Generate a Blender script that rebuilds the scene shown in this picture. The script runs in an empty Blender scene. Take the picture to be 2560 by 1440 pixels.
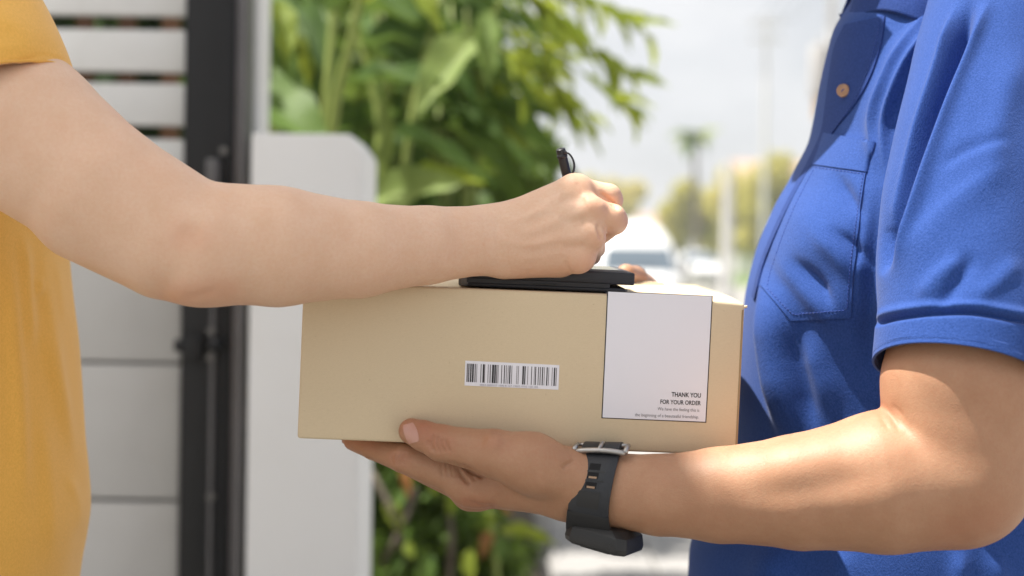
import bpy, bmesh, math, random
import numpy as np
from mathutils import Vector, Matrix
from mathutils.bvhtree import BVHTree

S = bpy.context.scene
COL = S.collection
rng = np.random.default_rng(7)
random.seed(7)

# ------------------------------------------------------------------ camera, sky, sun, exposure
LENS, SENSOR = 50.0, 36.0
F = 2560 * LENS / SENSOR            # focal length in photograph pixels
CAM_Z, HORIZON = 1.2, 640.0
ROLL = math.atan(0.014)

cam_d = bpy.data.cameras.new('camera')
cam_d.lens, cam_d.sensor_width = LENS, SENSOR
cam_d.shift_y = -(720 - HORIZON) / 2560
cam_d.clip_start, cam_d.clip_end = 0.05, 3000
cam_d.dof.use_dof = True
cam_d.dof.focus_distance = 1.15
cam_d.dof.aperture_fstop = 3.4
cam_d.dof.aperture_blades = 0
cam = bpy.data.objects.new('camera', cam_d)
COL.objects.link(cam)
cam.matrix_world = Matrix.Translation((0, 0, CAM_Z)) @ Matrix.Rotation(-ROLL, 4, 'Y') @ Matrix.Rotation(math.pi / 2, 4, 'X')
S.camera = cam

SUN_DIR = Vector((-0.40, 0.03, 0.915)).normalized()     # towards the sun
sun_elev = math.asin(SUN_DIR.z)
sun_azim = math.atan2(SUN_DIR.x, SUN_DIR.y)              # clockwise from +Y

world = bpy.data.worlds.new('World')
S.world = world
world.use_nodes = True
wn, wl = world.node_tree.nodes, world.node_tree.links
wn.clear()
w_out = wn.new('ShaderNodeOutputWorld')
w_bg = wn.new('ShaderNodeBackground')
w_sky = wn.new('ShaderNodeTexSky')
w_sky.sky_type = 'NISHITA'
w_sky.sun_disc = False
w_sky.sun_elevation = sun_elev
w_sky.sun_rotation = sun_azim
w_sky.air_density, w_sky.dust_density, w_sky.ozone_density = 1.0, 2.5, 1.0
w_tc = wn.new('ShaderNodeTexCoord')
w_map = wn.new('ShaderNodeMapping')
w_map.inputs['Scale'].default_value = (1.0, 1.0, 2.2)
w_noise = wn.new('ShaderNodeTexNoise')
w_noise.inputs['Scale'].default_value = 3.2
w_noise.inputs['Detail'].default_value = 6.0
w_noise.inputs['Roughness'].default_value = 0.55
w_ramp = wn.new('ShaderNodeMapRange')
w_ramp.inputs['From Min'].default_value = 0.38
w_ramp.inputs['From Max'].default_value = 0.62
w_ramp.inputs['To Min'].default_value = 0.60
w_ramp.inputs['To Max'].default_value = 0.95
w_mix = wn.new('ShaderNodeMix')
w_mix.data_type = 'RGBA'
w_mix.inputs['B'].default_value = (9.4, 9.5, 9.7, 1)       # thin white cloud
wl.new(w_tc.outputs['Generated'], w_map.inputs['Vector'])
wl.new(w_map.outputs['Vector'], w_noise.inputs['Vector'])
wl.new(w_noise.outputs['Fac'], w_ramp.inputs['Value'])
wl.new(w_ramp.outputs['Result'], w_mix.inputs['Factor'])
wl.new(w_sky.outputs['Color'], w_mix.inputs['A'])
wl.new(w_mix.outputs['Result'], w_bg.inputs['Color'])
wl.new(w_bg.outputs['Background'], w_out.inputs['Surface'])
w_bg.inputs['Strength'].default_value = 0.050

sun_d = bpy.data.lights.new('sun', 'SUN')
sun_d.energy = 5.0
sun_d.angle = math.radians(0.6)
sun_d.color = (1.0, 0.955, 0.88)
sun = bpy.data.objects.new('sun', sun_d)
COL.objects.link(sun)
sun.rotation_euler = SUN_DIR.to_track_quat('Z', 'Y').to_euler()
sun.location = (0, 0, 12)

S.view_settings.view_transform = 'Standard'
S.view_settings.look = 'None'
S.view_settings.gamma = 1.0
S.view_settings.exposure = 1.0
S.view_settings.use_curve_mapping = False
S.cycles.use_denoising = True
S.cycles.sample_clamp_indirect = 6.0
S.cycles.max_bounces = 8
S.cycles.transparent_max_bounces = 12
S.cycles.caustics_reflective = False
S.cycles.caustics_refractive = False

# ------------------------------------------------------------------ point of the place seen at a photograph pixel, at a given distance
CA, SA = math.cos(ROLL), math.sin(ROLL)

def P(px, py, d):
    px, py, d = np.broadcast_arrays(np.asarray(px, float), np.asarray(py, float), np.asarray(d, float))
    dx, dy = px - 1280, py - 720
    x = dx * CA + dy * SA
    y = -dx * SA + dy * CA + (720 - HORIZON)
    return np.stack([x * d / F, d, CAM_Z - y * d / F], -1)

def PX(V):
    V = np.asarray(V, float)
    x = V[..., 0] * F / V[..., 1]
    y = (CAM_Z - V[..., 2]) * F / V[..., 1] - (720 - HORIZON)
    return np.stack([1280 + x * CA - y * SA, 720 + x * SA + y * CA], -1)

def XZ(px, py, d):
    p = P(px, py, d)
    return float(p[0]), float(p[2])

# ------------------------------------------------------------------ materials
def new_mat(name):
    m = bpy.data.materials.new(name)
    m.use_nodes = True
    nt = m.node_tree
    return m, nt.nodes, nt.links, nt.nodes['Principled BSDF']

def rgba(c):
    return (c[0], c[1], c[2], 1.0)

def plain(name, col, rough=0.6, var=0.12, scale=12.0, bump=0.0, bump_scale=60.0, metal=0.0, spec=0.4, detail=4.0, dirt=None, dirt_scale=3.0, random_obj=0.0):
    """Principled with a noise-varied base colour, optional bump, optional second dirt colour in patches."""
    m, n, l, b = new_mat(name)
    tc = n.new('ShaderNodeTexCoord')
    nz = n.new('ShaderNodeTexNoise')
    nz.inputs['Scale'].default_value = scale
    nz.inputs['Detail'].default_value = detail
    l.new(tc.outputs['Object'], nz.inputs['Vector'])
    mx = n.new('ShaderNodeMix'); mx.data_type = 'RGBA'
    mx.inputs['A'].default_value = rgba([c * (1 - var) for c in col])
    mx.inputs['B'].default_value = rgba([min(1, c * (1 + var)) for c in col])
    l.new(nz.outputs['Fac'], mx.inputs['Factor'])
    out = mx.outputs['Result']
    if dirt is not None:
        n2 = n.new('ShaderNodeTexNoise')
        n2.inputs['Scale'].default_value = dirt_scale
        n2.inputs['Detail'].default_value = 8
        n2.inputs['Roughness'].default_value = 0.65
        l.new(tc.outputs['Object'], n2.inputs['Vector'])
        r = n.new('ShaderNodeMapRange')
        r.inputs['From Min'].default_value, r.inputs['From Max'].default_value = 0.5, 0.75
        r.inputs['To Max'].default_value = dirt[3] if len(dirt) > 3 else 0.6
        l.new(n2.outputs['Fac'], r.inputs['Value'])
        m2 = n.new('ShaderNodeMix'); m2.data_type = 'RGBA'
        m2.inputs['B'].default_value = rgba(dirt)
        l.new(out, m2.inputs['A']); l.new(r.outputs['Result'], m2.inputs['Factor'])
        out = m2.outputs['Result']
    if random_obj:
        oi = n.new('ShaderNodeObjectInfo')
        hs = n.new('ShaderNodeHueSaturation')
        r2 = n.new('ShaderNodeMapRange')
        r2.inputs['To Min'].default_value, r2.inputs['To Max'].default_value = 1 - random_obj, 1 + random_obj
        l.new(oi.outputs['Random'], r2.inputs['Value'])
        l.new(r2.outputs['Result'], hs.inputs['Value'])
        l.new(out, hs.inputs['Color'])
        out = hs.outputs['Color']
    l.new(out, b.inputs['Base Color'])
    b.inputs['Roughness'].default_value = rough
    b.inputs['Metallic'].default_value = metal
    b.inputs['Specular IOR Level'].default_value = spec
    if bump:
        n3 = n.new('ShaderNodeTexNoise')
        n3.inputs['Scale'].default_value = bump_scale
        n3.inputs['Detail'].default_value = 5
        l.new(tc.outputs['Object'], n3.inputs['Vector'])
        bp = n.new('ShaderNodeBump')
        bp.inputs['Strength'].default_value = bump
        bp.inputs['Distance'].default_value = 0.002
        l.new(n3.outputs['Fac'], bp.inputs['Height'])
        l.new(bp.outputs['Normal'], b.inputs['Normal'])
    return m

def leaf_mat(name, col, col2, trans=0.35, rough=0.45, noise=3.0):
    m, n, l, b = new_mat(name)
    tc = n.new('ShaderNodeTexCoord')
    geo = n.new('ShaderNodeNewGeometry')
    oi = n.new('ShaderNodeObjectInfo')
    nz = n.new('ShaderNodeTexNoise'); nz.inputs['Scale'].default_value = noise; nz.inputs['Detail'].default_value = 3
    l.new(tc.outputs['Object'], nz.inputs['Vector'])
    ad = n.new('ShaderNodeMath'); ad.operation = 'ADD'
    l.new(nz.outputs['Fac'], ad.inputs[0])
    isl = n.new('ShaderNodeMath'); isl.operation = 'ADD'
    l.new(geo.outputs['Random Per Island'], isl.inputs[0]); l.new(oi.outputs['Random'], isl.inputs[1])
    sc = n.new('ShaderNodeMath'); sc.operation = 'MULTIPLY_ADD'; sc.inputs[1].default_value = 0.6; sc.inputs[2].default_value = -0.6
    l.new(isl.outputs[0], sc.inputs[0]); l.new(sc.outputs[0], ad.inputs[1])
    mx = n.new('ShaderNodeMix'); mx.data_type = 'RGBA'
    mx.inputs['A'].default_value = rgba(col); mx.inputs['B'].default_value = rgba(col2)
    l.new(ad.outputs[0], mx.inputs['Factor'])
    l.new(mx.outputs['Result'], b.inputs['Base Color'])
    b.inputs['Roughness'].default_value = rough
    b.inputs['Specular IOR Level'].default_value = 0.25
    tr = n.new('ShaderNodeBsdfTranslucent')
    hs = n.new('ShaderNodeHueSaturation'); hs.inputs['Value'].default_value = 1.6; hs.inputs['Hue'].default_value = 0.48
    l.new(mx.outputs['Result'], hs.inputs['Color']); l.new(hs.outputs['Color'], tr.inputs['Color'])
    ms = n.new('ShaderNodeMixShader'); ms.inputs['Fac'].default_value = trans
    o = n['Material Output']
    l.new(b.outputs['BSDF'], ms.inputs[1]); l.new(tr.outputs['BSDF'], ms.inputs[2]); l.new(ms.outputs['Shader'], o.inputs['Surface'])
    return m

def skin_mat(name, base, red, pale, sss=0.12):
    """Skin: mottled colour, a per-vertex 'flush' attribute (reddish knuckles, elbow), fine pores."""
    m, n, l, b = new_mat(name)
    tc = n.new('ShaderNodeTexCoord')
    nz = n.new('ShaderNodeTexNoise'); nz.inputs['Scale'].default_value = 38; nz.inputs['Detail'].default_value = 5; nz.inputs['Roughness'].default_value = 0.6
    l.new(tc.outputs['Object'], nz.inputs['Vector'])
    r = n.new('ShaderNodeMapRange'); r.inputs['From Min'].default_value, r.inputs['From Max'].default_value = 0.3, 0.7
    l.new(nz.outputs['Fac'], r.inputs['Value'])
    mx = n.new('ShaderNodeMix'); mx.data_type = 'RGBA'
    mx.inputs['A'].default_value = rgba(base); mx.inputs['B'].default_value = rgba(pale)
    l.new(r.outputs['Result'], mx.inputs['Factor'])
    fz = n.new('ShaderNodeTexNoise'); fz.inputs['Scale'].default_value = 420; fz.inputs['Detail'].default_value = 3
    l.new(tc.outputs['Object'], fz.inputs['Vector'])
    fr_ = n.new('ShaderNodeMapRange'); fr_.inputs['From Min'].default_value, fr_.inputs['From Max'].default_value = 0.35, 0.75
    fr_.inputs['To Min'].default_value, fr_.inputs['To Max'].default_value = 0.0, 0.30
    l.new(fz.outputs['Fac'], fr_.inputs['Value'])
    mf = n.new('ShaderNodeMix'); mf.data_type = 'RGBA'
    mf.inputs['B'].default_value = rgba(red)
    l.new(mx.outputs['Result'], mf.inputs['A']); l.new(fr_.outputs['Result'], mf.inputs['Factor'])
    mx = mf
    at = n.new('ShaderNodeAttribute'); at.attribute_name = 'flush'
    m2 = n.new('ShaderNodeMix'); m2.data_type = 'RGBA'
    m2.inputs['B'].default_value = rgba(red)
    l.new(mx.outputs['Result'], m2.inputs['A']); l.new(at.outputs['Fac'], m2.inputs['Factor'])
    l.new(m2.outputs['Result'], b.inputs['Base Color'])
    b.inputs['Subsurface Weight'].default_value = sss
    b.inputs['Subsurface Radius'].default_value = (1.0, 0.35, 0.18)
    b.inputs['Subsurface Scale'].default_value = 0.006
    b.inputs['Roughness'].default_value = 0.52
    b.inputs['Specular IOR Level'].default_value = 0.38
    v = n.new('ShaderNodeTexVoronoi'); v.inputs['Scale'].default_value = 900
    l.new(tc.outputs['Object'], v.inputs['Vector'])
    n4 = n.new('ShaderNodeTexNoise'); n4.inputs['Scale'].default_value = 220; n4.inputs['Detail'].default_value = 4
    l.new(tc.outputs['Object'], n4.inputs['Vector'])
    am = n.new('ShaderNodeMath'); am.operation = 'ADD'
    l.new(v.outputs['Distance'], am.inputs[0]); l.new(n4.outputs['Fac'], am.inputs[1])
    bp = n.new('ShaderNodeBump'); bp.inputs['Strength'].default_value = 0.14; bp.inputs['Distance'].default_value = 0.0012
    l.new(am.outputs[0], bp.inputs['Height']); l.new(bp.outputs['Normal'], b.inputs['Normal'])
    return m

def cloth_mat(name, col, weave=1100.0, bump=0.35, var=0.16, sheen=0.35, ribs=None):
    """Knitted or woven cloth: fine knit in bump and colour, soft sheen."""
    m, n, l, b = new_mat(name)
    tc = n.new('ShaderNodeTexCoord')
    mp = n.new('ShaderNodeMapping'); mp.inputs['Rotation'].default_value = (0, 0.6, 0); mp.inputs['Scale'].default_value = (1, 1, 0.7)
    l.new(tc.outputs['Object'], mp.inputs['Vector'])
    v = n.new('ShaderNodeTexVoronoi'); v.inputs['Scale'].default_value = weave
    l.new(mp.outputs['Vector'], v.inputs['Vector'])
    nz = n.new('ShaderNodeTexNoise'); nz.inputs['Scale'].default_value = weave * 0.8; nz.inputs['Detail'].default_value = 2
    l.new(mp.outputs['Vector'], nz.inputs['Vector'])
    r = n.new('ShaderNodeMapRange'); r.inputs['From Min'].default_value, r.inputs['From Max'].default_value = 0.3, 0.7
    l.new(nz.outputs['Fac'], r.inputs['Value'])
    mx = n.new('ShaderNodeMix'); mx.data_type = 'RGBA'
    mx.inputs['A'].default_value = rgba([c * (1 - var) for c in col])
    mx.inputs['B'].default_value = rgba([min(1, c * (1 + var) + 0.012) for c in col])
    l.new(r.outputs['Result'], mx.inputs['Factor'])
    l.new(mx.outputs['Result'], b.inputs['Base Color'])
    b.inputs['Roughness'].default_value = 0.85
    b.inputs['Specular IOR Level'].default_value = 0.15
    b.inputs['Sheen Weight'].default_value = sheen
    b.inputs['Sheen Roughness'].default_value = 0.5
    h = n.new('ShaderNodeMath'); h.operation = 'ADD'
    l.new(v.outputs['Distance'], h.inputs[0]); l.new(nz.outputs['Fac'], h.inputs[1])
    hs = h.outputs[0]
    if ribs:
        wv = n.new('ShaderNodeTexWave'); wv.inputs['Scale'].default_value = ribs[0]; wv.bands_direction = ribs[1]
        l.new(tc.outputs['Object'], wv.inputs['Vector'])
        h2 = n.new('ShaderNodeMath'); h2.operation = 'ADD'
        l.new(hs, h2.inputs[0]); l.new(wv.outputs['Fac'], h2.inputs[1]); hs = h2.outputs[0]
    bp = n.new('ShaderNodeBump'); bp.inputs['Strength'].default_value = bump; bp.inputs['Distance'].default_value = 0.0005
    l.new(hs, bp.inputs['Height']); l.new(bp.outputs['Normal'], b.inputs['Normal'])
    return m

def glass_dark(name, col=(0.02, 0.025, 0.03), rough=0.06):
    m, n, l, b = new_mat(name)
    b.inputs['Base Color'].default_value = rgba(col)
    b.inputs['Roughness'].default_value = rough
    b.inputs['Specular IOR Level'].default_value = 0.6
    return m

# ------------------------------------------------------------------ mesh and object helpers
ORIGIN = {}

def tag(o, label=None, cat=None, group=None, kind=None):
    if label: o['label'] = label
    if cat: o['category'] = cat
    if group: o['group'] = group
    if kind: o['kind'] = kind
    return o

def thing(name, label, cat, loc, group=None):
    o = bpy.data.objects.new(name, None)
    o.empty_display_size = 0.1
    COL.objects.link(o)
    o.location = loc
    ORIGIN[o.name] = np.array(loc, float)
    return tag(o, label, cat, group)

def origin_of(o):
    return ORIGIN.get(o.name, np.zeros(3)) if o is not None else np.zeros(3)

def mesh_obj(name, verts, faces, mat, parent=None, smooth=True, bevel=0.0, seg=2, angle=30, sharp=None):
    """World-space vertices to ONE mesh object (a child keeps its place: identity offset from the parent's base)."""
    v = np.asarray(verts, float) - origin_of(parent)
    me = bpy.data.meshes.new(name)
    if isinstance(faces, np.ndarray) and faces.ndim == 2:
        k = faces.shape[1]
        me.vertices.add(len(v)); me.vertices.foreach_set('co', v.astype(np.float32).ravel())
        me.loops.add(faces.size); me.loops.foreach_set('vertex_index', faces.astype(np.int32).ravel())
        me.polygons.add(len(faces))
        me.polygons.foreach_set('loop_start', np.arange(0, faces.size, k, dtype=np.int32))
        me.update(calc_edges=True)
        me.validate()
    else:
        me.from_pydata([tuple(p) for p in v], [], [tuple(int(i) for i in f) for f in faces])
    if bevel:
        bm = bmesh.new(); bm.from_mesh(me)
        es = [e for e in bm.edges if len(e.link_faces) == 2 and e.calc_face_angle(0) > math.radians(angle)]
        bmesh.ops.bevel(bm, geom=es, offset=bevel, segments=seg, profile=0.6, affect='EDGES', clamp_overlap=True)
        bm.to_mesh(me); bm.free()
    if smooth:
        me.polygons.foreach_set('use_smooth', [True] * len(me.polygons))
        if sharp is not None:
            me.set_sharp_from_angle(angle=math.radians(sharp))
    mats = mat if isinstance(mat, (list, tuple)) else [mat]
    for mm in mats:
        if mm is not None: me.materials.append(mm)
    o = bpy.data.objects.new(name, me)
    COL.objects.link(o)
    if parent is not None:
        o.parent = parent
        ORIGIN[o.name] = origin_of(parent)
    return o

class MB:
    """Collects simple solids as world-space vertices and faces."""
    def __init__(self): self.v, self.f = [], []
    def add(self, verts, faces):
        k = len(self.v)
        self.v += [tuple(float(c) for c in p) for p in verts]
        self.f += [tuple(int(i) + k for i in f) for f in faces]
        return self
    def box(self, c, s, M=None):
        vs = []
        for dz in (-.5, .5):
            for dx, dy in ((-.5, -.5), (.5, -.5), (.5, .5), (-.5, .5)):
                p = Vector((dx * s[0], dy * s[1], dz * s[2]))
                if M is not None: p = M @ p
                vs.append((c[0] + p.x, c[1] + p.y, c[2] + p.z))
        return self.add(vs, [(3, 2, 1, 0), (4, 5, 6, 7), (0, 1, 5, 4), (1, 2, 6, 5), (2, 3, 7, 6), (3, 0, 4, 7)])
    def tube(self, pts, radii, n=10, caps=True):
        pts = [Vector(p) for p in pts]
        if not hasattr(radii, '__len__'): radii = [radii] * len(pts)
        ref = Vector((0.13, 0.37, 0.92)); vs = []
        for i, p in enumerate(pts):
            d = (pts[min(i + 1, len(pts) - 1)] - pts[max(i - 1, 0)]).normalized()
            if abs(d.dot(ref)) > 0.95: ref = Vector((0.9, 0.3, 0.1))
            u = d.cross(ref).normalized(); w = d.cross(u)
            for k in range(n):
                a = 2 * math.pi * k / n
                vs.append(p + (u * math.cos(a) + w * math.sin(a)) * radii[i])
        fs = []
        for i in range(len(pts) - 1):
            for k in range(n):
                k2 = (k + 1) % n
                fs.append((i * n + k, i * n + k2, (i + 1) * n + k2, (i + 1) * n + k))
        if caps:
            fs.append(tuple(range(n - 1, -1, -1))); fs.append(tuple(range((len(pts) - 1) * n, len(pts) * n)))
        return self.add(vs, fs)
    def loft(self, rings, caps=True):
        n = len(rings[0]); vs = [p for r in rings for p in r]; fs = []
        for i in range(len(rings) - 1):
            for k in range(n):
                k2 = (k + 1) % n
                fs.append((i * n + k, i * n + k2, (i + 1) * n + k2, (i + 1) * n + k))
        if caps:
            fs.append(tuple(range(n - 1, -1, -1))); fs.append(tuple(range((len(rings) - 1) * n, len(rings) * n)))
        return self.add(vs, fs)
    def obj(self, name, mat, parent=None, **kw):
        return mesh_obj(name, self.v, self.f, mat, parent, **kw)

def grid_faces(nu, nv):
    i = np.arange(nu - 1)[:, None] * nv + np.arange(nv - 1)[None]
    i = i.ravel()
    return np.stack([i, i + nv, i + nv + 1, i + 1], 1)

# ------------------------------------------------------------------ organic solids: blended tapered limbs, meshed on a grid
def cone(a, b, k=10, flat=None):
    """a, b = (px, py, distance, radius in px): tapered limb with blend width k px; flat = (direction, ratio) squashes it."""
    pa, pb = P(*a[:3]), P(*b[:3])
    return dict(a=pa, b=pb, ra=a[3] * a[2] / F, rb=b[3] * b[2] / F, k=k * a[2] / F, flat=flat)

def wcone(a, b, ra, rb, k=0.01, flat=None):
    return dict(a=np.array(a, float), b=np.array(b, float), ra=ra, rb=rb, k=k, flat=flat)

def cone_dist(X, Y, Z, c):
    a, b = c['a'], c['b']
    vx, vy, vz = X - a[0], Y - a[1], Z - a[2]
    ab = b - a
    L2 = max(float(ab @ ab), 1e-12)
    t = np.clip((vx * ab[0] + vy * ab[1] + vz * ab[2]) / L2, 0, 1)
    qx, qy, qz = vx - t * ab[0], vy - t * ab[1], vz - t * ab[2]
    if c['flat'] is not None:
        n, s = c['flat']
        n = np.asarray(n, float); n = n / np.linalg.norm(n)
        dn = qx * n[0] + qy * n[1] + qz * n[2]
        g = dn * (1.0 / s - 1.0)
        qx, qy, qz = qx + g * n[0], qy + g * n[1], qz + g * n[2]
    return np.sqrt(qx * qx + qy * qy + qz * qz) - (c['ra'] + t * (c['rb'] - c['ra']))

class Field:
    def __init__(self, lo, hi, h):
        self.lo = np.array(lo, float); self.h = h
        n = np.ceil((np.array(hi, float) - self.lo) / h).astype(int) + 1
        self.n = n
        self.ax = [np.arange(n[i], dtype=np.float32) * h + self.lo[i] for i in range(3)]
        self.f = np.full(tuple(n), 1.0, np.float32)
    def window(self, lo, hi):
        i0 = np.clip(np.floor((lo - self.lo) / self.h).astype(int), 0, self.n)
        i1 = np.clip(np.ceil((hi - self.lo) / self.h).astype(int) + 1, 0, self.n)
        sl = tuple(slice(int(p), int(q)) for p, q in zip(i0, i1))
        return sl, self.ax[0][sl[0]][:, None, None], self.ax[1][sl[1]][None, :, None], self.ax[2][sl[2]][None, None, :]
    def union(self, c):
        s = 1.0
        r = max(c['ra'], c['rb']) + c['k'] + 3 * self.h
        lo = np.minimum(c['a'], c['b']) - r; hi = np.maximum(c['a'], c['b']) + r
        sl, X, Y, Z = self.window(lo, hi)
        if self.f[sl].size == 0: return
        d = cone_dist(X, Y, Z, c).astype(np.float32)
        self.blend(sl, d, c['k'])
    def blend(self, sl, d, k):
        a = self.f[sl]
        if k > 1e-6:
            hh = np.maximum(k - np.abs(a - d), 0) / k
            self.f[sl] = np.minimum(a, d) - hh * hh * (k * 0.25)
        else:
            self.f[sl] = np.minimum(a, d)
    def mesh(self, smooth=2):
        f, h = self.f, self.h
        ins = f < 0
        s = tuple(slice(0, -1) for _ in range(3))
        nx, ny, nz = f.shape
        cnt = np.zeros((nx - 1, ny - 1, nz - 1), np.uint8)
        for i in (0, 1):
            for j in (0, 1):
                for k in (0, 1):
                    cnt += ins[i:nx - 1 + i, j:ny - 1 + j, k:nz - 1 + k]
        act = (cnt > 0) & (cnt < 8)
        idx = np.argwhere(act)
        vid = np.full(act.shape, -1, np.int32)
        vid[act] = np.arange(len(idx))
        cor = np.array([(i, j, k) for i in (0, 1) for j in (0, 1) for k in (0, 1)])
        vals = np.stack([f[idx[:, 0] + c[0], idx[:, 1] + c[1], idx[:, 2] + c[2]] for c in cor], 1)
        acc = np.zeros((len(idx), 3)); num = np.zeros(len(idx))
        for p in range(8):
            for q in range(p + 1, 8):
                if abs(cor[p] - cor[q]).sum() != 1: continue
                a, b = vals[:, p], vals[:, q]
                x = (a < 0) != (b < 0)
                t = np.where(x, a / np.where(x, a - b, 1), 0)
                acc += np.where(x[:, None], cor[p] + t[:, None] * (cor[q] - cor[p]), 0)
                num += x
        V = (idx + acc / num[:, None]) * h + self.lo
        quads = []
        for ax in range(3):
            o1, o2 = (ax + 1) % 3, (ax + 2) % 3
            A = [slice(None)] * 3; B = [slice(None)] * 3
            A[ax] = slice(0, -1); B[ax] = slice(1, None)
            ch = ins[tuple(A)] != ins[tuple(B)]
            e = np.argwhere(ch)
            ok = (e[:, o1] > 0) & (e[:, o2] > 0) & (e[:, o1] < act.shape[o1]) & (e[:, o2] < act.shape[o2])
            e = e[ok]
            def cell(d1, d2):
                c = e.copy(); c[:, o1] -= d1; c[:, o2] -= d2
                return vid[c[:, 0], c[:, 1], c[:, 2]]
            q = np.stack([cell(1, 1), cell(0, 1), cell(0, 0), cell(1, 0)], 1)
            first = ins[e[:, 0], e[:, 1], e[:, 2]]
            q[~first] = q[~first][:, ::-1]
            quads.append(q)
        Q = np.concatenate(quads)
        Q = Q[(Q >= 0).all(1)]
        for _ in range(smooth):
            V = relax(V, Q, 0.5)
            V = relax(V, Q, -0.45)
        return V, Q

def relax(V, Q, w):
    acc = np.zeros_like(V); num = np.zeros(len(V))
    for k in range(4):
        a, b = Q[:, k], Q[:, (k + 1) % 4]
        for i in range(3):
            acc[:, i] += np.bincount(a, V[b, i], len(V)) + np.bincount(b, V[a, i], len(V))
        num += np.bincount(a, minlength=len(V)) + np.bincount(b, minlength=len(V))
    return V + w * (acc / np.maximum(num, 1)[:, None] - V)

def vnormals(V, Q):
    e1 = V[Q[:, 2]] - V[Q[:, 0]]; e2 = V[Q[:, 3]] - V[Q[:, 1]]
    n = np.cross(e1, e2)
    N = np.zeros_like(V)
    for k in range(4):
        for i in range(3):
            N[:, i] += np.bincount(Q[:, k], n[:, i], len(V))
    return N / np.maximum(np.linalg.norm(N, axis=1), 1e-12)[:, None]

def polydist(Q2, pts):
    """distance to a polyline, side (+ on its right when walking it, y down), and share of its length walked"""
    pts = np.asarray(pts, float)
    L = np.linalg.norm(np.diff(pts, axis=0), axis=1); tot = L.sum(); cum = np.concatenate([[0], np.cumsum(L)])
    best = np.full(len(Q2), 1e9); side = np.zeros(len(Q2)); par = np.zeros(len(Q2))
    for i in range(len(pts) - 1):
        ab = pts[i + 1] - pts[i]
        v = Q2 - pts[i]
        t = np.clip((v @ ab) / (ab @ ab), 0, 1)
        d = np.linalg.norm(v - t[:, None] * ab, axis=1)
        cr = ab[0] * v[:, 1] - ab[1] * v[:, 0]
        m = d < best
        best[m] = d[m]; side[m] = np.sign(cr[m]); par[m] = (cum[i] + t[m] * L[i]) / tot
    return best, side, par

def smooth_pts(pts, n=6):
    """Catmull-Rom through the points"""
    p = np.asarray(pts, float)
    if len(p) < 3: return p
    e = np.concatenate([[2 * p[0] - p[1]], p, [2 * p[-1] - p[-2]]])
    out = []
    for i in range(1, len(e) - 2):
        for t in np.linspace(0, 1, n, endpoint=False):
            a, b, c, d = e[i - 1], e[i], e[i + 1], e[i + 2]
            out.append(0.5 * (2 * b + (c - a) * t + (2 * a - 5 * b + 4 * c - d) * t * t + (3 * b - a - 3 * c + d) * t ** 3))
    out.append(p[-1])
    return np.array(out)

def ridge(Q2, pts, amp, wl, wr=None, ends=0.2, p=2.0):
    """fold along a line: amp at the crest, width wl on the left of the walk and wr on the right (right = side > 0 here)"""
    wr = wl if wr is None else wr
    lo = np.min(pts, 0) - 4 * max(wl, wr); hi = np.max(pts, 0) + 4 * max(wl, wr)
    out = np.zeros(len(Q2))
    m = ((Q2 >= lo) & (Q2 <= hi)).all(1)
    if not m.any(): return out
    d, s, t = polydist(Q2[m], smooth_pts(pts))
    w = np.where(s > 0, wr, wl)
    g = np.exp(-(d / w) ** p)
    if ends > 0:
        e = np.clip(np.minimum(t, 1 - t) / ends, 0, 1)
        g = g * (e * e * (3 - 2 * e))
    out[m] = amp * g
    return out

def sstep(x, a, b):
    t = np.clip((x - a) / (b - a), 0, 1)
    return t * t * (3 - 2 * t)

def vnoise(V, scale, seed=0):
    """cheap smooth noise: a few sines"""
    r = np.random.default_rng(seed)
    out = np.zeros(len(V))
    for _ in range(7):
        k = r.normal(size=3) * scale
        out += np.sin(V @ k + r.uniform(0, 6.28))
    return out / 7

def patch_on(bvh, quad, nu, nv, lift, origin=(0, 0, CAM_Z), thick=None):
    """A sheet laid on a surface: the outline quad (photo px corners TL, TR, BR, BL or a function u,v->px,py), lifted off it."""
    pts, nrm = [], []
    for i in range(nu):
        for j in range(nv):
            u, v = i / (nu - 1), j / (nv - 1)
            if callable(quad): px, py = quad(u, v)
            else:
                q = np.asarray(quad, float)
                px, py = (q[0] * (1 - u) + q[1] * u) * (1 - v) + (q[3] * (1 - u) + q[2] * u) * v
            d = Vector(P(px, py, 1.0)) - Vector(origin)
            hit, n, _, _ = bvh.ray_cast(Vector(origin), d.normalized())
            if hit is None:
                hit = pts[-1] - nrm[-1] * lift if pts else Vector(P(px, py, 1.2)); n = nrm[-1] if nrm else Vector((0, -1, 0))
            n = Vector(n)
            if n.dot(d) > 0: n = -n
            pts.append(Vector(hit) + n * lift); nrm.append(n)
    return pts, nrm
# ================================================================== MATERIALS OF THE SETTING
M_ground = plain('pale_concrete', (0.27, 0.26, 0.238), 0.85, 0.10, 0.8, bump=0.3, bump_scale=25, dirt=(0.23, 0.22, 0.20, 0.5), dirt_scale=0.5)
M_soil = plain('soil', (0.09, 0.07, 0.05), 0.95, 0.35, 6, bump=0.6, bump_scale=30)
M_pave = plain('grey_paving', (0.30, 0.29, 0.28), 0.85, 0.14, 5, bump=0.3, bump_scale=40, dirt=(0.2, 0.19, 0.18, 0.5))
M_whitewall = plain('white_render', (0.73, 0.725, 0.72), 0.75, 0.04, 5, bump=0.25, bump_scale=70, dirt=(0.66, 0.64, 0.60, 0.5), dirt_scale=2.2)
M_slat = plain('off_white_aluminium', (0.74, 0.74, 0.735), 0.42, 0.05, 8, spec=0.5, dirt=(0.52, 0.51, 0.49, 0.45), dirt_scale=4, random_obj=0.05)
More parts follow.
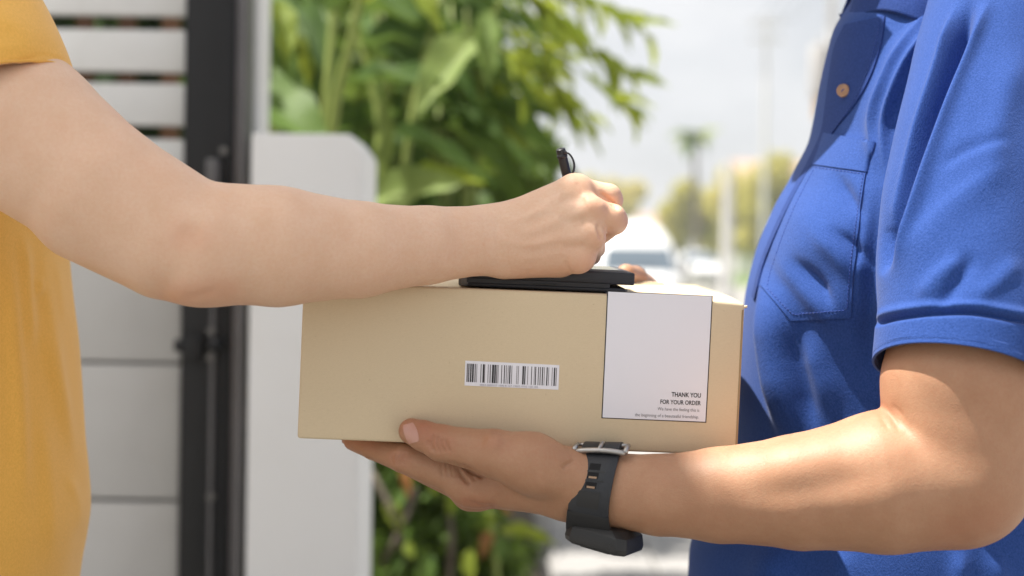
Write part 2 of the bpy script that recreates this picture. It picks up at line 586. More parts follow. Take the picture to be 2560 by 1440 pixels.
M_panelshade = plain('shade_toned_aluminium', (0.52, 0.51, 0.495), 0.45, 0.06, 6, spec=0.5, dirt=(0.40, 0.385, 0.365, 0.5), dirt_scale=3, random_obj=0.04)  # slat finish darkened: shade on the lower panels is put into the colour
M_black = plain('black_powder_coat', (0.012, 0.012, 0.013), 0.45, 0.25, 14, spec=0.3, bump=0.1, bump_scale=300)
M_darkgrey = plain('dark_grey_steel', (0.10, 0.095, 0.098), 0.45, 0.2, 10, spec=0.5)
M_midgrey = plain('grey_steel', (0.30, 0.285, 0.29), 0.4, 0.15, 10, metal=0.4)
M_steel = plain('bolt_steel', (0.16, 0.155, 0.15), 0.5, 0.2, 60, metal=0.8)
M_batten = plain('brown_timber', (0.15, 0.075, 0.04), 0.7, 0.3, 20, random_obj=0.3)
M_housewall = plain('cream_house_render', (0.62, 0.59, 0.53), 0.8, 0.06, 2)
M_eave = plain('eave_board', (0.55, 0.53, 0.50), 0.7, 0.08, 4)
M_leafbig = leaf_mat('broad_leaf', (0.043, 0.092, 0.020), (0.118, 0.195, 0.038), 0.32, 0.58, 5)
M_leafpale = leaf_mat('pale_broad_leaf', (0.13, 0.21, 0.05), (0.24, 0.30, 0.09), 0.35, 0.58, 5)
M_leaflime = leaf_mat('lime_leaf', (0.16, 0.24, 0.03), (0.30, 0.36, 0.05), 0.45, 0.6, 4)
M_leafsmall = leaf_mat('small_leaf', (0.045, 0.098, 0.016), (0.165, 0.245, 0.040), 0.38, 0.45, 2)
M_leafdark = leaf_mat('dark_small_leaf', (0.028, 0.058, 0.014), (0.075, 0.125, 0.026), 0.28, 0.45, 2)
M_leaffar = leaf_mat('far_leaf', (0.36, 0.37, 0.07), (0.58, 0.54, 0.15), 0.5, 0.6, 0.3)
M_leafdry = leaf_mat('dry_leaf', (0.30, 0.13, 0.045), (0.42, 0.24, 0.09), 0.25, 0.6, 6)
M_stem = plain('green_stem', (0.22, 0.27, 0.06), 0.5, 0.25, 12)
M_bark = plain('grey_bark', (0.17, 0.14, 0.11), 0.9, 0.35, 14, bump=0.8, bump_scale=35)
M_pole = plain('pale_concrete_pole', (0.66, 0.65, 0.63), 0.85, 0.1, 3)
M_grass = plain('verge_grass', (0.13, 0.20, 0.05), 0.9, 0.4, 3)

# ================================================================== SETTING: ground, road, pavement
g = MB(); g.add([(-900, -300, 0), (900, -300, 0), (900, 1500, 0), (-900, 1500, 0)], [(0, 1, 2, 3)])
tag(g.obj('ground', M_ground, smooth=False), kind='structure')
# planting bed behind the gate pillar, raised earth with an edge
def sheet_box(name, pts, z0, z1, mat):
    n = len(pts); m = MB()
    m.add([(x, y, z1) for x, y in pts] + [(x, y, z0) for x, y in pts],
          [tuple(range(n))] + [(i, (i + 1) % n, n + (i + 1) % n, n + i)[::-1] for i in range(n)])
    return tag(m.obj(name, mat, smooth=False), kind='structure')
sheet_box('planting_bed', [(-3.4, 3.0), (0.12, 3.0), (0.14, 4.2), (0.05, 9.5), (-3.4, 9.5)], -0.02, 0.10, M_soil)
# grey paved strip beside the bed (stone slabs, each its own piece)
pave = tag(mesh_obj('pavement', [(0.16, 2.2, 0.004), (0.95, 2.2, 0.004), (0.95, 30, 0.004), (0.16, 30, 0.004)], [(0, 1, 2, 3)], M_pave, smooth=False), kind='structure')
slab_mesh = None
for j in range(14):
    for i in range(2):
        x0, y0 = 0.17 + i * 0.39, 2.2 + j * 0.60
        if slab_mesh is None:
            m = MB(); m.box((0, 0, 0.0), (0.382, 0.592, 0.03))
            o = m.obj('paving_slab', M_pave, smooth=False, bevel=0.004, seg=1)
            slab_mesh = o.data
        else:
            o = bpy.data.objects.new('paving_slab', slab_mesh); COL.objects.link(o)
        o.parent = pave
        o.location = (x0 + 0.195, y0 + 0.3, 0.012 + 0.002 * ((i * 7 + j * 3) % 3))
# grass verge far down the road
tag(mesh_obj('verge', [(10.5, 62, 0.006), (60, 62, 0.006), (160, 190, 0.006), (8, 190, 0.006), (8, 80, 0.006)], [(0, 1, 2, 3, 4)], M_grass, smooth=False), kind='structure')

# ================================================================== ADDED AWNING, unseen above left: shades the gateway, translucent to brighten that shade
def canvas():
    m, n, l, b = new_mat('added_white_awning_cloth')
    b.inputs['Base Color'].default_value = (0.78, 0.77, 0.74, 1); b.inputs['Roughness'].default_value = 0.9
    tr = n.new('ShaderNodeBsdfTranslucent'); tr.inputs['Color'].default_value = (0.90, 0.88, 0.85, 1)
    ms = n.new('ShaderNodeMixShader'); ms.inputs['Fac'].default_value = 0.85
    l.new(b.outputs['BSDF'], ms.inputs[1]); l.new(tr.outputs['BSDF'], ms.inputs[2]); l.new(ms.outputs['Shader'], n['Material Output'].inputs['Surface'])
    return m
M_canvas = canvas()
ex, ez = -1.262, 4.2
awn = thing('added_awning', 'white cloth canopy on grey posts, added unseen to shade and softly light the gateway', 'added_awning', (ex - 1.7, 0.4, 0))
m = MB()
nx_, ny_ = 9, 15
vs = []
for i in range(nx_):
    for j in range(ny_):
        u, v = i / (nx_ - 1), j / (ny_ - 1)
        vs.append((ex - 1.75 * u, -2.3 + 5.4 * v, ez - 0.06 * math.sin(math.pi * u) * (1 + 0.3 * math.sin(v * 19))))
mesh_obj('cloth', vs, grid_faces(nx_, ny_), M_canvas, awn)
for yy in (-2.3, 0.4, 3.1):
    MB().tube([(ex - 1.78, yy, 0), (ex - 1.78, yy, ez)], 0.035, 12).obj('added_post', M_darkgrey, awn)
    MB().tube([(ex - 1.78, yy, ez + 0.03), (ex, yy, ez + 0.03)], 0.022, 10).obj('added_arm', M_darkgrey, awn)
    MB().tube([(ex - 1.78, yy, ez - 0.8), (ex - 1.0, yy, ez + 0.01)], 0.018, 10).obj('added_brace', M_darkgrey, awn)
MB().tube([(ex, -2.3, ez + 0.02), (ex, 3.1, ez + 0.02)], 0.02, 10).obj('added_bar', M_darkgrey, awn)

# ================================================================== GATE, POST, PILLAR
GD = 2.75                                                  # distance of the gate leaf
def gx(px, py=600, d=GD): return XZ(px, py, d)[0]
def gz(py, px=300, d=GD): return XZ(px, py, d)[1]
gx0, gx1 = -1.75, gx(452)
gate = thing('gate', 'off-white slatted metal gate beside the black post', 'gate', ((gx0 + gx1) / 2, GD, 0))
slat_edges = [(-250, -142), (-105, 3), (-70 + 0, 38)]
tops = [-356, -214, -72, 70, 205, 345, 482]               # upper slats: top edges in the photograph, 110 px tall
slat_mesh = {}
def add_slat(name, z0, z1, thick=0.03):
    key = round(z1 - z0, 3)
    if key not in slat_mesh:
        m = MB(); m.box((0, 0, 0), (gx1 - gx0, thick, z1 - z0))
        o = m.obj(name, M_slat if name == 'slat' else M_panelshade, smooth=True, bevel=0.006, seg=2, sharp=40); slat_mesh[key] = o.data
    else:
        o = bpy.data.objects.new(name, slat_mesh[key]); COL.objects.link(o)
    o.parent = gate
    o.location = Vector(((gx0 + gx1) / 2, GD + 0.03, (z0 + z1) / 2)) - gate.location
for t in tops:
    z1 = gz(t); add_slat('slat', z1 - 0.0815, z1)
# lower wide panels, meeting in narrow grooves
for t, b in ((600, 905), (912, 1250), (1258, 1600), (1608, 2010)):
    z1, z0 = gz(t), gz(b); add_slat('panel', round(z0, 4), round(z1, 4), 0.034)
MB().box(((gx0 + gx1) / 2, GD + 0.075, (gz(600) + gz(2010)) / 2), (gx1 - gx0, 0.02, gz(600) - gz(2010))).obj('backing_sheet', M_midgrey, gate, smooth=False)
m = MB()
m.box((gx0 - 0.03, GD + 0.03, 1.1), (0.06, 0.06, 1.9))
m.obj('stile', M_black, gate, bevel=0.004)
MB().box((-0.98, GD + 0.06, 1.42), (0.05, 0.03, 1.2)).obj('stile', M_black, gate, bevel=0.004)

# timber screen and dark hedge behind the gate, seen through the gaps
screen = thing('timber_screen', 'brown upright timber battens showing through the gate gaps', 'screen', (-1.2, 3.25, 0))
bm_ = None
for i in range(14):
    if bm_ is None:
        o = MB().box((0, 0, 1.05), (0.035, 0.03, 2.1)).obj('batten', M_batten, smooth=False); bm_ = o.data
    else:
        o = bpy.data.objects.new('batten', bm_); COL.objects.link(o)
    o.parent = screen; o.location = (-0.86 + i * 0.098, 0, 0)
MB().box((-1.4, 3.29, 0.5), (1.5, 0.03, 0.06)).obj('rail', M_batten, screen, smooth=False)
MB().box((-1.4, 3.29, 1.8), (1.5, 0.03, 0.06)).obj('rail', M_batten, screen, smooth=False)

# black gate post with channel, jamb, bolts and latch
PD = 2.66
post = thing('gate_post', 'black square steel gate post with a side channel', 'post', (gx(515, 700, PD), PD, 0))
xa, xb, xc, xd = gx(455, 700, PD), gx(578, 700, PD), gx(592, 700, PD), gx(610, 700, PD)
zt = 2.6
MB().box(((xa + xb) / 2, PD + 0.045, zt / 2), (xb - xa, 0.09, zt)).obj('post_tube', M_black, post, bevel=0.005, seg=2, sharp=40)
MB().box(((xb + xc) / 2, PD + 0.05, zt / 2), (xc - xb, 0.06, zt)).obj('channel', M_midgrey, post, smooth=False)
MB().box(((xc + xd) / 2, PD + 0.04, zt / 2), (xd - xc, 0.07, zt)).obj('channel', M_darkgrey, post, smooth=False)
zb = gz(770, 530, PD)
MB().box((gx(530, 1100, PD), PD - 0.004, zb / 2 + 0.1), (0.007, 0.008, zb + 0.2)).obj('cover_strip', M_darkgrey, post, smooth=False)
bolt_mesh = None
for bx, by in ((532, 826), (530, 892), (530, 1240), (562, 378)):
    x, z = XZ(bx, by, PD)
    if bolt_mesh is None:
        bb = MB(); bb.tube([(0, -0.012, 0), (0, 0.004, 0)], [0.008, 0.009], 6)
        o = bb.obj('bolt', M_steel, smooth=False); bolt_mesh = o.data
    else:
        o = bpy.data.objects.new('bolt', bolt_mesh); COL.objects.link(o)
    o.parent = post; o.location = Vector((x, PD, z)) - post.location
lx, lz = XZ(482, 868, PD)
lm = MB(); lm.box((lx + .004, PD - 0.012, lz), (0.034, 0.02, 0.042))
lm.tube([(lx - 0.012, PD - 0.012, lz + 0.004), (lx - 0.030, PD - 0.012, lz + 0.004)], 0.012, 12)
latch = lm.obj('latch', M_black, post, bevel=0.002)
kx, kz = XZ(545, 860, PD)
MB().tube([(kx, PD - 0.03, kz), (kx, PD, kz)], [0.013, 0.015], 12).obj('latch_knob', M_black, post)
hx, hz = XZ(540, 440, PD)
MB().box((hx, PD - 0.02, hz), (0.022, 0.035, 0.06)).obj('keeper', M_darkgrey, post, bevel=0.003)

# tall white wall end behind, seen as a narrow strip
JD = 2.86
jx0, jx1 = gx(604, 400, JD), gx(648, 400, JD)
wl_ = thing('boundary_wall', 'tall narrow white wall end right beside the black post', 'wall', ((jx0 + jx1) / 2, JD, 0))
MB().box(((jx0 + jx1) / 2, JD + 0.06, 1.4), (jx1 - jx0, 0.12, 2.8)).obj('render', M_whitewall, wl_, bevel=0.004)

# low white pillar with chamfered shoulder
WD = 2.60
px0, pz1 = XZ(630, 332, WD); px1 = gx(905, 700, WD)
pil = thing('gate_pillar', 'low white rendered pillar with chamfered top corner', 'pillar', ((px0 + px1) / 2, WD, 0))
ch = 0.032
prof = [(px0, 0), (px1, 0), (px1, pz1 - ch), (px1 - ch * 0.75, pz1), (px0, pz1)]
n = len(prof)
mb = MB(); mb.add([(x, WD, z) for x, z in prof] + [(x, WD + 0.26, z) for x, z in prof],
                  [tuple(range(n)), tuple(range(2 * n - 1, n - 1, -1))] + [(i, i + n, (i + 1) % n + n, (i + 1) % n) for i in range(n)])
mb.obj('render', M_whitewall, pil, bevel=0.006, seg=3, sharp=25)

# ================================================================== PLANTS
def leaf_mesh(name, mat, fold=0.25, droop=0.25, shape=0.75, nl=12, wave=0.03, ratio=1.0, seed=0):
    """unit leaf along +X, width 1 across Y; scaled per leaf"""
    r = np.random.default_rng(seed); vs = []; fs = []
    cols = [-1, -0.62, -0.12, 0.12, 0.62, 1]
    for i in range(nl + 1):
        t = i / nl
        w = 0.5 * (math.sin(math.pi * t ** shape) ** 0.8) * (1 - 0.15 * t)
        w = max(w, 0.004)
        for c in cols:
            z = abs(c) * w * fold - droop * t * t + wave * math.sin(t * 17 + c * 2 + seed) * abs(c)
            if abs(c) < 0.2: z -= 0.012
            vs.append((t, c * w, z))
    k = len(cols)
    for i in range(nl):
        for j in range(k - 1):
            fs.append((i * k + j, (i + 1) * k + j, (i + 1) * k + j + 1, i * k + j + 1))
    me = bpy.data.meshes.new(name); me.from_pydata(vs, [], fs)
    me.polygons.foreach_set('use_smooth', [True] * len(fs)); me.materials.append(mat); me.update()
    return me

LEAVES = [leaf_mesh('leaf', M_leafbig, 0.3, 0.28, 0.72, seed=1), leaf_mesh('leaf', M_leafbig, 0.2, 0.14, 0.8, seed=2),
          leaf_mesh('leaf', M_leafbig, 0.35, 0.40, 0.7, seed=3)]
LEAVES_PALE = [leaf_mesh('leaf', M_leafpale, 0.25, 0.12, 0.75, seed=4), leaf_mesh('leaf', M_leafpale, 0.3, 0.3, 0.8, seed=5)]
LEAVES_LIME = [leaf_mesh('leaf', M_leaflime, 0.3, 0.15, 0.8, seed=6), leaf_mesh('leaf', M_leaflime, 0.3, 0.3, 0.8, seed=8)]
LEAVES_DARK = [leaf_mesh('leaf', M_leafdark, 0.3, 0.25, 0.8, seed=9)]
LEAVES_DRY = [leaf_mesh('leaf', M_leafdry, 0.5, 0.3, 0.8, seed=10)]

def put_leaf(parent, me, a, b, width, face=None):
    """leaf from point a to point b; face = direction its upper side looks to"""
    a, b = Vector(a), Vector(b)
    x = b - a; L = x.length; x.normalize()
    face = Vector(face) if face is not None else Vector((0.15, -0.75, 0.6))
    y = face.cross(x)
    if y.length < 1e-3: y = Vector((0, 1, 0))
    y.normalize(); z = x.cross(y)
    M = Matrix(((x.x * L, y.x * width, z.x * L), (x.y * L, y.y * width, z.y * L), (x.z * L, y.z * width, z.z * L)))
    o = bpy.data.objects.new('leaf', me); COL.objects.link(o)
    o.parent = parent
    M4 = M.to_4x4(); M4.translation = a - parent.location
    o.matrix_local = M4
    return o

def stem(parent, pts, r0, r1, mat=None, name='stem'):
    p = smooth_pts(pts, 5)
    m = MB(); m.tube([tuple(q) for q in p], list(np.linspace(r0, r1, len(p))), 8)
    return m.obj(name, mat or M_stem, parent)

def plant(name, label, cat, loc, group=None): return thing(name, label, cat, loc, group)

# -- broad-leaved garden plants behind the pillar: leaves where the photograph shows them
def L(pl, lib, a, b, d0, d1, wpx, face=None, k=0):
    A, B = P(a[0], a[1], d0), P(b[0], b[1], d1)
    put_leaf(pl, lib[k % len(lib)], A, B, wpx * d0 / F * 2.0, face)

pA = plant('broad_leaved_plant', 'broad-leaved plant with a yellow-green stalk right behind the low pillar', 'plant', (*P(780, 1200, 3.25)[:2], 0.1), 'broad-leaved plants behind the pillar')
stem(pA, [(P(790, 1000, 3.25)), P(832, 330, 3.25), P(880, 100, 3.22), P(915, -80, 3.2)], 0.014, 0.009)
stem(pA, [(P(780, 1000, 3.3)), P(812, 330, 3.35), P(834, 40, 3.4), P(842, -80, 3.42)], 0.012, 0.008)
stem(pA, [(P(760, 1000, 3.35)), P(700, 420, 3.4), P(655, 150, 3.42), P(660, -60, 3.45)], 0.012, 0.006)
L(pA, LEAVES, (560, 190), (845, 350), 3.30, 3.10, 95, (0.15, -0.5, 0.8), 1)
L(pA, LEAVES, (650, -20), (745, 260), 3.5, 3.35, 52, (0.4, -0.8, 0.3), 0)
L(pA, LEAVES_LIME, (690, 0), (728, 150), 3.45, 3.35, 34, (0.5, -0.8, 0.3), 0)
L(pA, LEAVES, (730, 20), (870, 215), 3.6, 3.4, 40, (0.4, -0.7, 0.5), 2)
L(pA, LEAVES_LIME, (905, 0), (960, -160), 3.2, 3.1, 60, None, 1)
L(pA, LEAVES, (840, 30), (760, -160), 3.4, 3.3, 60, None, 1)
L(pA, LEAVES_LIME, (750, 90), (785, 200), 3.55, 3.5, 30, (0.5, -0.8, 0.3), 1)

pB = plant('broad_leaved_plant', 'broad-leaved plant with long horizontal leaves and a pale upright leaf beside the pillar corner', 'plant', (*P(1010, 1200, 3.5)[:2], 0.1), 'broad-leaved plants behind the pillar')
stem(pB, [P(985, 1100, 3.5), P(960, 480, 3.5), P(940, 250, 3.55), P(880, 40, 3.6)], 0.012, 0.006)
stem(pB, [P(1000, 1100, 3.5), P(1010, 480, 3.5), P(1050, 200, 3.55), P(1110, -30, 3.6)], 0.012, 0.006)
L(pB, LEAVES, (862, 205), (1150, 175), 3.5, 3.3, 40, (0.1, -0.6, 0.8), 1)
L(pB, LEAVES, (880, 120), (1160, 70), 3.7, 3.5, 50, (0.1, -0.6, 0.8), 0)
L(pB, LEAVES_PALE, (1195, 85), (1038, 262), 3.45, 3.25, 62, (-0.2, -0.8, 0.5), 0)
L(pB, LEAVES_PALE, (1212, 30), (1226, 190), 3.4, 3.3, 34, (0.1, -0.95, 0.2), 1)
L(pB, LEAVES_PALE, (955, 450), (965, 215), 3.4, 3.35, 26, (0.2, -0.95, 0.1), 0)
L(pB, LEAVES, (960, 320), (1250, 430), 3.5, 3.35, 26, (0.1, -0.6, 0.8), 1)
L(pB, LEAVES_PALE, (925, 500), (1140, 440), 3.45, 3.3, 62, (0, -0.85, 0.5), 0)
L(pB, LEAVES_LIME, (1000, 445), (1205, 428), 3.5, 3.4, 16, (0.1, -0.5, 0.8), 0)
L(pB, LEAVES, (900, 30), (1120, 10), 3.7, 3.5, 40, (0.1, -0.6, 0.8), 2)
L(pB, LEAVES_LIME, (1000, -60), (1110, 40), 3.6, 3.5, 36, None, 1)

def fill_plant(label, cx, cy, d, n, spread, lib, seed, wr=(22, 46), lr=(130, 260), up=0.2):
    r = random.Random(seed)
    pl = plant('broad_leaved_plant', label, 'plant', (*P(cx, 1200, d)[:2], 0.1), 'broad-leaved plants behind the pillar')
    base = pl.location
    for k in range(4):
        tx, ty = cx + r.uniform(-0.6, 0.6) * spread, cy - r.uniform(0.2, 1.0) * 260
        stem(pl, [tuple(base + Vector((r.uniform(-.05, .05), 0, 0))), P((cx + tx) / 2, cy + 160, d), P(tx, ty, d + r.uniform(-.15, .2))], 0.010, 0.005)
    for k in range(n):
        ax, ay = cx + r.gauss(0, 0.5) * spread, cy + r.uniform(-300, 300)
        ang = r.uniform(-0.5, 1.1) if r.random() < 0.65 else r.uniform(2.1, 3.9)
        ln = r.uniform(*lr)
        bx, by = ax + math.cos(ang) * ln, ay + math.sin(ang) * ln * 0.8
        dd = d + r.uniform(-0.25, 0.45)
        L(pl, lib, (ax, ay), (bx, by), dd, dd - r.uniform(0.0, 0.35), r.uniform(*wr), (r.uniform(-.4, .5), -0.6, r.uniform(.3, 1)), r.randrange(5))
    return pl
MIXG = LEAVES + LEAVES + LEAVES_DARK + LEAVES_PALE[:1] + LEAVES_LIME[:1]
fill_plant('broad-leaved plant with dense dark leaves in the gap between white wall end and yellow-green stalk', 720, 120, 3.95, 26, 150, MIXG, 3)
fill_plant('broad-leaved plant with leaves above the long horizontal ones, middle of the row', 1000, 60, 4.1, 26, 160, MIXG, 4)
fill_plant('broad-leaved plant lowest in the row, just above the pale forearm', 1080, 400, 4.1, 26, 150, MIXG, 5)
fill_plant('broad-leaved plant at the end of the row beside the open sky', 1180, 200, 4.3, 20, 90, MIXG, 6, wr=(18, 34), lr=(90, 190))

# -- leafy masses: crowns of many small leaf faces
def leaf_faces(centres, radii, n, size, seed, squash=(1, 1, 1), aspect=2.2, shell=0.55):
    r = np.random.default_rng(seed)
    centres = np.asarray(centres, float); radii = np.asarray(radii, float)
    w = radii ** 2.2; w = w / w.sum()
    idx = r.choice(len(centres), n, p=w)
    d = r.normal(size=(n, 3)); d /= np.linalg.norm(d, axis=1)[:, None]
    rad = radii[idx] * (shell + (1.08 - shell) * r.random(n) ** 0.7)
    c = centres[idx] + d * rad[:, None] * np.asarray(squash)
    x = r.normal(size=(n, 3)) + np.array([0, 0, -0.35]); x /= np.linalg.norm(x, axis=1)[:, None]
    nn = d + r.normal(size=(n, 3)) * 0.7 + np.array([0, 0, 0.6])
    y = np.cross(nn, x); y /= np.linalg.norm(y, axis=1)[:, None] + 1e-9
    z = np.cross(x, y)
    s = size * r.uniform(0.6, 1.35, n)
    X, Y, Z = x * s[:, None], y * (s / aspect)[:, None], z * (s * 0.14)[:, None]
    V = np.stack([c - X, c + Y * 0.5 + Z, c + X, c - Y * 0.5 + Z], 1)       # folded diamond leaf
    V = V.reshape(-1, 3)
    Fq = np.arange(4 * n).reshape(n, 4)
    return V, Fq

def crown(parent, name, centres, radii, n, size, mat, seed, **kw):
    V, Fq = leaf_faces(centres, radii, n, size, seed, **kw)
    return mesh_obj(name, V, Fq, mat, parent, smooth=False)

def blob_centres(pxs, d, seed, jitter=0.12):
    r = random.Random(seed)
    cs, rs = [], []
    for (x, y, rad) in pxs:
        dd = d + r.uniform(-0.4, 0.4) * jitter * d
        cs.append(P(x, y, dd)); rs.append(rad * dd / F)
    return cs, rs

# bushy tree filling the middle (its right edge meets the sky)
TD = 5.0
t1 = thing('garden_tree', 'bushy bright green tree between the broad leaves and the open sky', 'tree', (*P(1150, 1500, TD)[:2], 0.1))
cs, rs = blob_centres([(1120, 330, 110), (1230, 380, 95), (1310, 420, 80), (1350, 380, 48), (1200, 250, 85), (1040, 430, 110), (1290, 500, 90), (1180, 480, 120),
                       (1110, 140, 110), (1050, 20, 110), (1180, 60, 80), (980, 260, 120), (950, 60, 120), (1230, 150, 42), (1000, 560, 120), (1255, 300, 52)], TD, 2)
crown(t1, 'crown', cs, rs, 9000, 0.045, M_leafsmall, 21)
stem(t1, [tuple(t1.location), P(1170, 800, TD), P(1150, 400, TD), P(1100, 60, TD)], 0.045, 0.015, M_bark, 'trunk')
stem(t1, [P(1165, 700, TD), P(1240, 480, TD), P(1310, 400, TD)], 0.022, 0.008, M_bark, 'limb')
stem(t1, [P(1150, 500, TD), P(1070, 300, TD), P(1000, 100, TD)], 0.022, 0.008, M_bark, 'limb')
# dark hedge behind everything at the left
hd = thing('hedge', 'dark green hedge behind the garden plants and the gate', 'hedge', (*P(700, 1500, 6.0)[:2], 0.1))
cs, rs = blob_centres([(x, y, 190) for x in range(-700, 1150, 170) for y in range(-150, 1500, 240)], 6.0, 5, 0.06)
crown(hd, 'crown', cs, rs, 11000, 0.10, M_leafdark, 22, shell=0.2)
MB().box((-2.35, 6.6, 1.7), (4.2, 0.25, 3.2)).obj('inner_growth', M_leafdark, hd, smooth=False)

# overhanging branch with long narrow leaves against the sky
BD = 3.7
br = thing('overhanging_branch_shrub', 'slender shrub whose arching twigs of narrow lime leaves hang against the sky', 'shrub', (*P(1270, 1500, BD)[:2], 0.1))
stem(br, [tuple(br.location), P(1175, 700, BD + .3), P(1185, 350, BD + .25), P(1230, 60, BD), P(1290, -60, BD), P(1330, -160, BD)], 0.010, 0.004, M_stem, 'trunk')
rr = random.Random(11)
twigs = [[(1255, 60), (1340, 110), (1430, 160), (1560, 275)], [(1280, 10), (1370, 70), (1480, 130), (1590, 200)], [(1300, -40), (1400, -10), (1500, 15), (1610, 80)],
         [(1245, 200), (1320, 215), (1370, 240), (1420, 290)], [(1250, 120), (1330, 170), (1390, 230), (1470, 290)], [(1290, -60), (1330, 10), (1370, 40), (1420, 70)]]
for tw in twigs:
    d = BD + rr.uniform(-0.25, 0.35)
    pts = smooth_pts([(*q,) for q in tw], 4)
    stem(br, [P(x, y, d) for x, y in tw], 0.005, 0.0025, M_stem, 'twig')
    for i, (x, y) in enumerate(pts[1:]):
        for s in (-1, 1):
            if rr.random() < 0.25: continue
            ang = rr.uniform(0.15, 1.05) + (0.35 if s > 0 else -0.35)
            ln = rr.uniform(60, 120)
            L(br, LEAVES_LIME, (x, y), (x + math.cos(ang) * ln, y + math.sin(ang) * ln), d, d + rr.uniform(-.1, .1), rr.uniform(7, 13), (rr.uniform(-.5, .5), -0.6, 0.6), i)
# extra leaf sprays along its stem
for k in range(70):
    x = rr.uniform(1225, 1400); y = rr.uniform(-40, 200) if rr.random() < .75 else rr.uniform(170, 330)
    if y > 150 and x > 1340: x -= 110
    if rr.random() < (x - 1260) / 260: continue
    ang = rr.uniform(0.1, 1.5); ln = rr.uniform(50, 110); d = BD + rr.uniform(0, .7)
    L(br, LEAVES_LIME + LEAVES[:1], (x, y), (x + math.cos(ang) * ln, y + math.sin(ang) * ln), d, d, rr.uniform(9, 17), (rr.uniform(-.5, .5), -0.6, 0.6), k)

# low shrub with dry leaves under the parcel
SD = 4.0
sh = thing('low_shrub', 'low mixed shrub with dry orange leaves seen below the parcel', 'shrub', (*P(1080, 1500, SD)[:2], 0.1))
cs, rs = blob_centres([(960, 1230, 90), (1060, 1260, 100), (1000, 1400, 120), (1120, 1380, 110), (1200, 1330, 80), (1250, 1420, 75), (1310, 1370, 45), (930, 1130, 80),
                       (1100, 1180, 80), (1180, 1470, 120), (1040, 1100, 90)], SD, 8, 0.1)
crown(sh, 'crown', cs, rs, 3600, 0.032, M_leafsmall, 31, shell=0.35)
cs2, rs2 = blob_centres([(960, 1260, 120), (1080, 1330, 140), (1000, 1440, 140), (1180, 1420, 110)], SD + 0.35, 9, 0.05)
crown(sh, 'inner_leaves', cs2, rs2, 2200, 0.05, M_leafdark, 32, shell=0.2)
r2 = random.Random(5)
for k in range(34):
    x, y = r2.uniform(930, 1330), r2.uniform(1150, 1450)
    if x > 1250 and y < 1290: continue
    ang = r2.uniform(-0.6, 2.2); ln = r2.uniform(40, 95)
    lib = LEAVES_DRY if k == 7 else (LEAVES_LIME if k % 3 == 0 else LEAVES)
    d = SD - r2.uniform(0.1, 0.5)
    L(sh, lib, (x, y), (x + math.cos(ang) * ln, y + math.sin(ang) * ln), d, d - .03, r2.uniform(12, 24), (r2.uniform(-.5, .5), -0.6, 0.6), k)
L(sh, LEAVES_DRY, (1012, 1170), (1022, 1240), 3.7, 3.65, 14, (0, -1, 0.2)); L(sh, LEAVES_LIME, (1006, 1150), (1018, 1215), 3.72, 3.7, 17, (0, -1, 0.2))
L(sh, LEAVES_LIME, (1250, 1330), (1390, 1345), 3.8, 3.7, 22, (0, -.6, .8)); L(sh, LEAVES_DRY, (1225, 1330), (1205, 1390), 3.75, 3.7, 17, (0, -1, .3))
for (a, b, c) in (((930, 1180), (985, 1290), (1010, 1420)), ((1120, 1250), (1130, 1350), (1120, 1480)), ((950, 1420), (1000, 1330), (1040, 1220))):
    stem(sh, [P(*a, SD - .2), P(*b, SD - .25), P(*c, SD - .2)], 0.007, 0.010, M_bark, 'branch')

# ================================================================== FAR END OF THE ROAD: vehicles, poles, trees, houses
M_carwhite = plain('white_car_paint', (0.80, 0.80, 0.79), 0.25, 0.02, 3, spec=0.6)
M_carglass = glass_dark('car_glass', (0.10, 0.13, 0.16), 0.10)
M_tyre = plain('tyre_rubber', (0.02, 0.02, 0.02), 0.8)
M_trim = plain('black_trim', (0.03, 0.03, 0.03), 0.6)
M_lamp = plain('lamp_lens', (0.75, 0.76, 0.78), 0.12, spec=0.8)
M_rim = plain('wheel_rim', (0.45, 0.45, 0.46), 0.35, metal=0.7)

def superring(cx, cy, hw, z0, z1, p=3.2, n=32, y=None):
    r = []
    for k in range(n):
        a = 2 * math.pi * k / n
        ca, sa = math.cos(a), math.sin(a)
        u = math.copysign(abs(ca) ** (2 / p), ca); v = math.copysign(abs(sa) ** (2 / p), sa)
        r.append((cx + u * hw, cy, (z0 + z1) / 2 + v * (z1 - z0) / 2))
    return r

def vehicle(name, label, cat, x, y, width, stations, glass, lamps, wheels, wr):
    """stations along the length (towards +Y, nose first): (dy, half width, z bottom, z top, roundness)"""
    t = thing(name, label, cat, (x, y, 0))
    m = MB(); m.loft([superring(x, y + s[0], s[1], s[2], s[3], s[4]) for s in stations])
    body = m.obj('body', M_carwhite, t, smooth=True, sharp=50)
    for gname, quad in glass:
        mg = MB(); mg.add([(x + q[0], y + q[1], q[2]) for q in quad], [tuple(range(len(quad)))])
        mg.obj(gname, M_carglass, t, smooth=False)
    for lx_, ly_, lz_, w_, h_ in lamps:
        MB().box((x + lx_, y + ly_, lz_), (w_, 0.10, h_)).obj('headlight', M_lamp, t, bevel=0.03)
    for wx, wy in wheels:
        w = MB(); w.tube([(x + wx - 0.11, y + wy, wr), (x + wx - 0.08, y + wy, wr), (x + wx + 0.08, y + wy, wr), (x + wx + 0.11, y + wy, wr)], [wr * .86, wr, wr, wr * .86], 24)
        wo = w.obj('wheel', M_tyre, t, sharp=40)
        sgn = 1 if wx > 0 else -1
        MB().tube([(x + wx + sgn * 0.105, y + wy, wr), (x + wx + sgn * 0.118, y + wy, wr)], [wr * .62, wr * .55], 20).obj('rim', M_rim, wo)
    return t

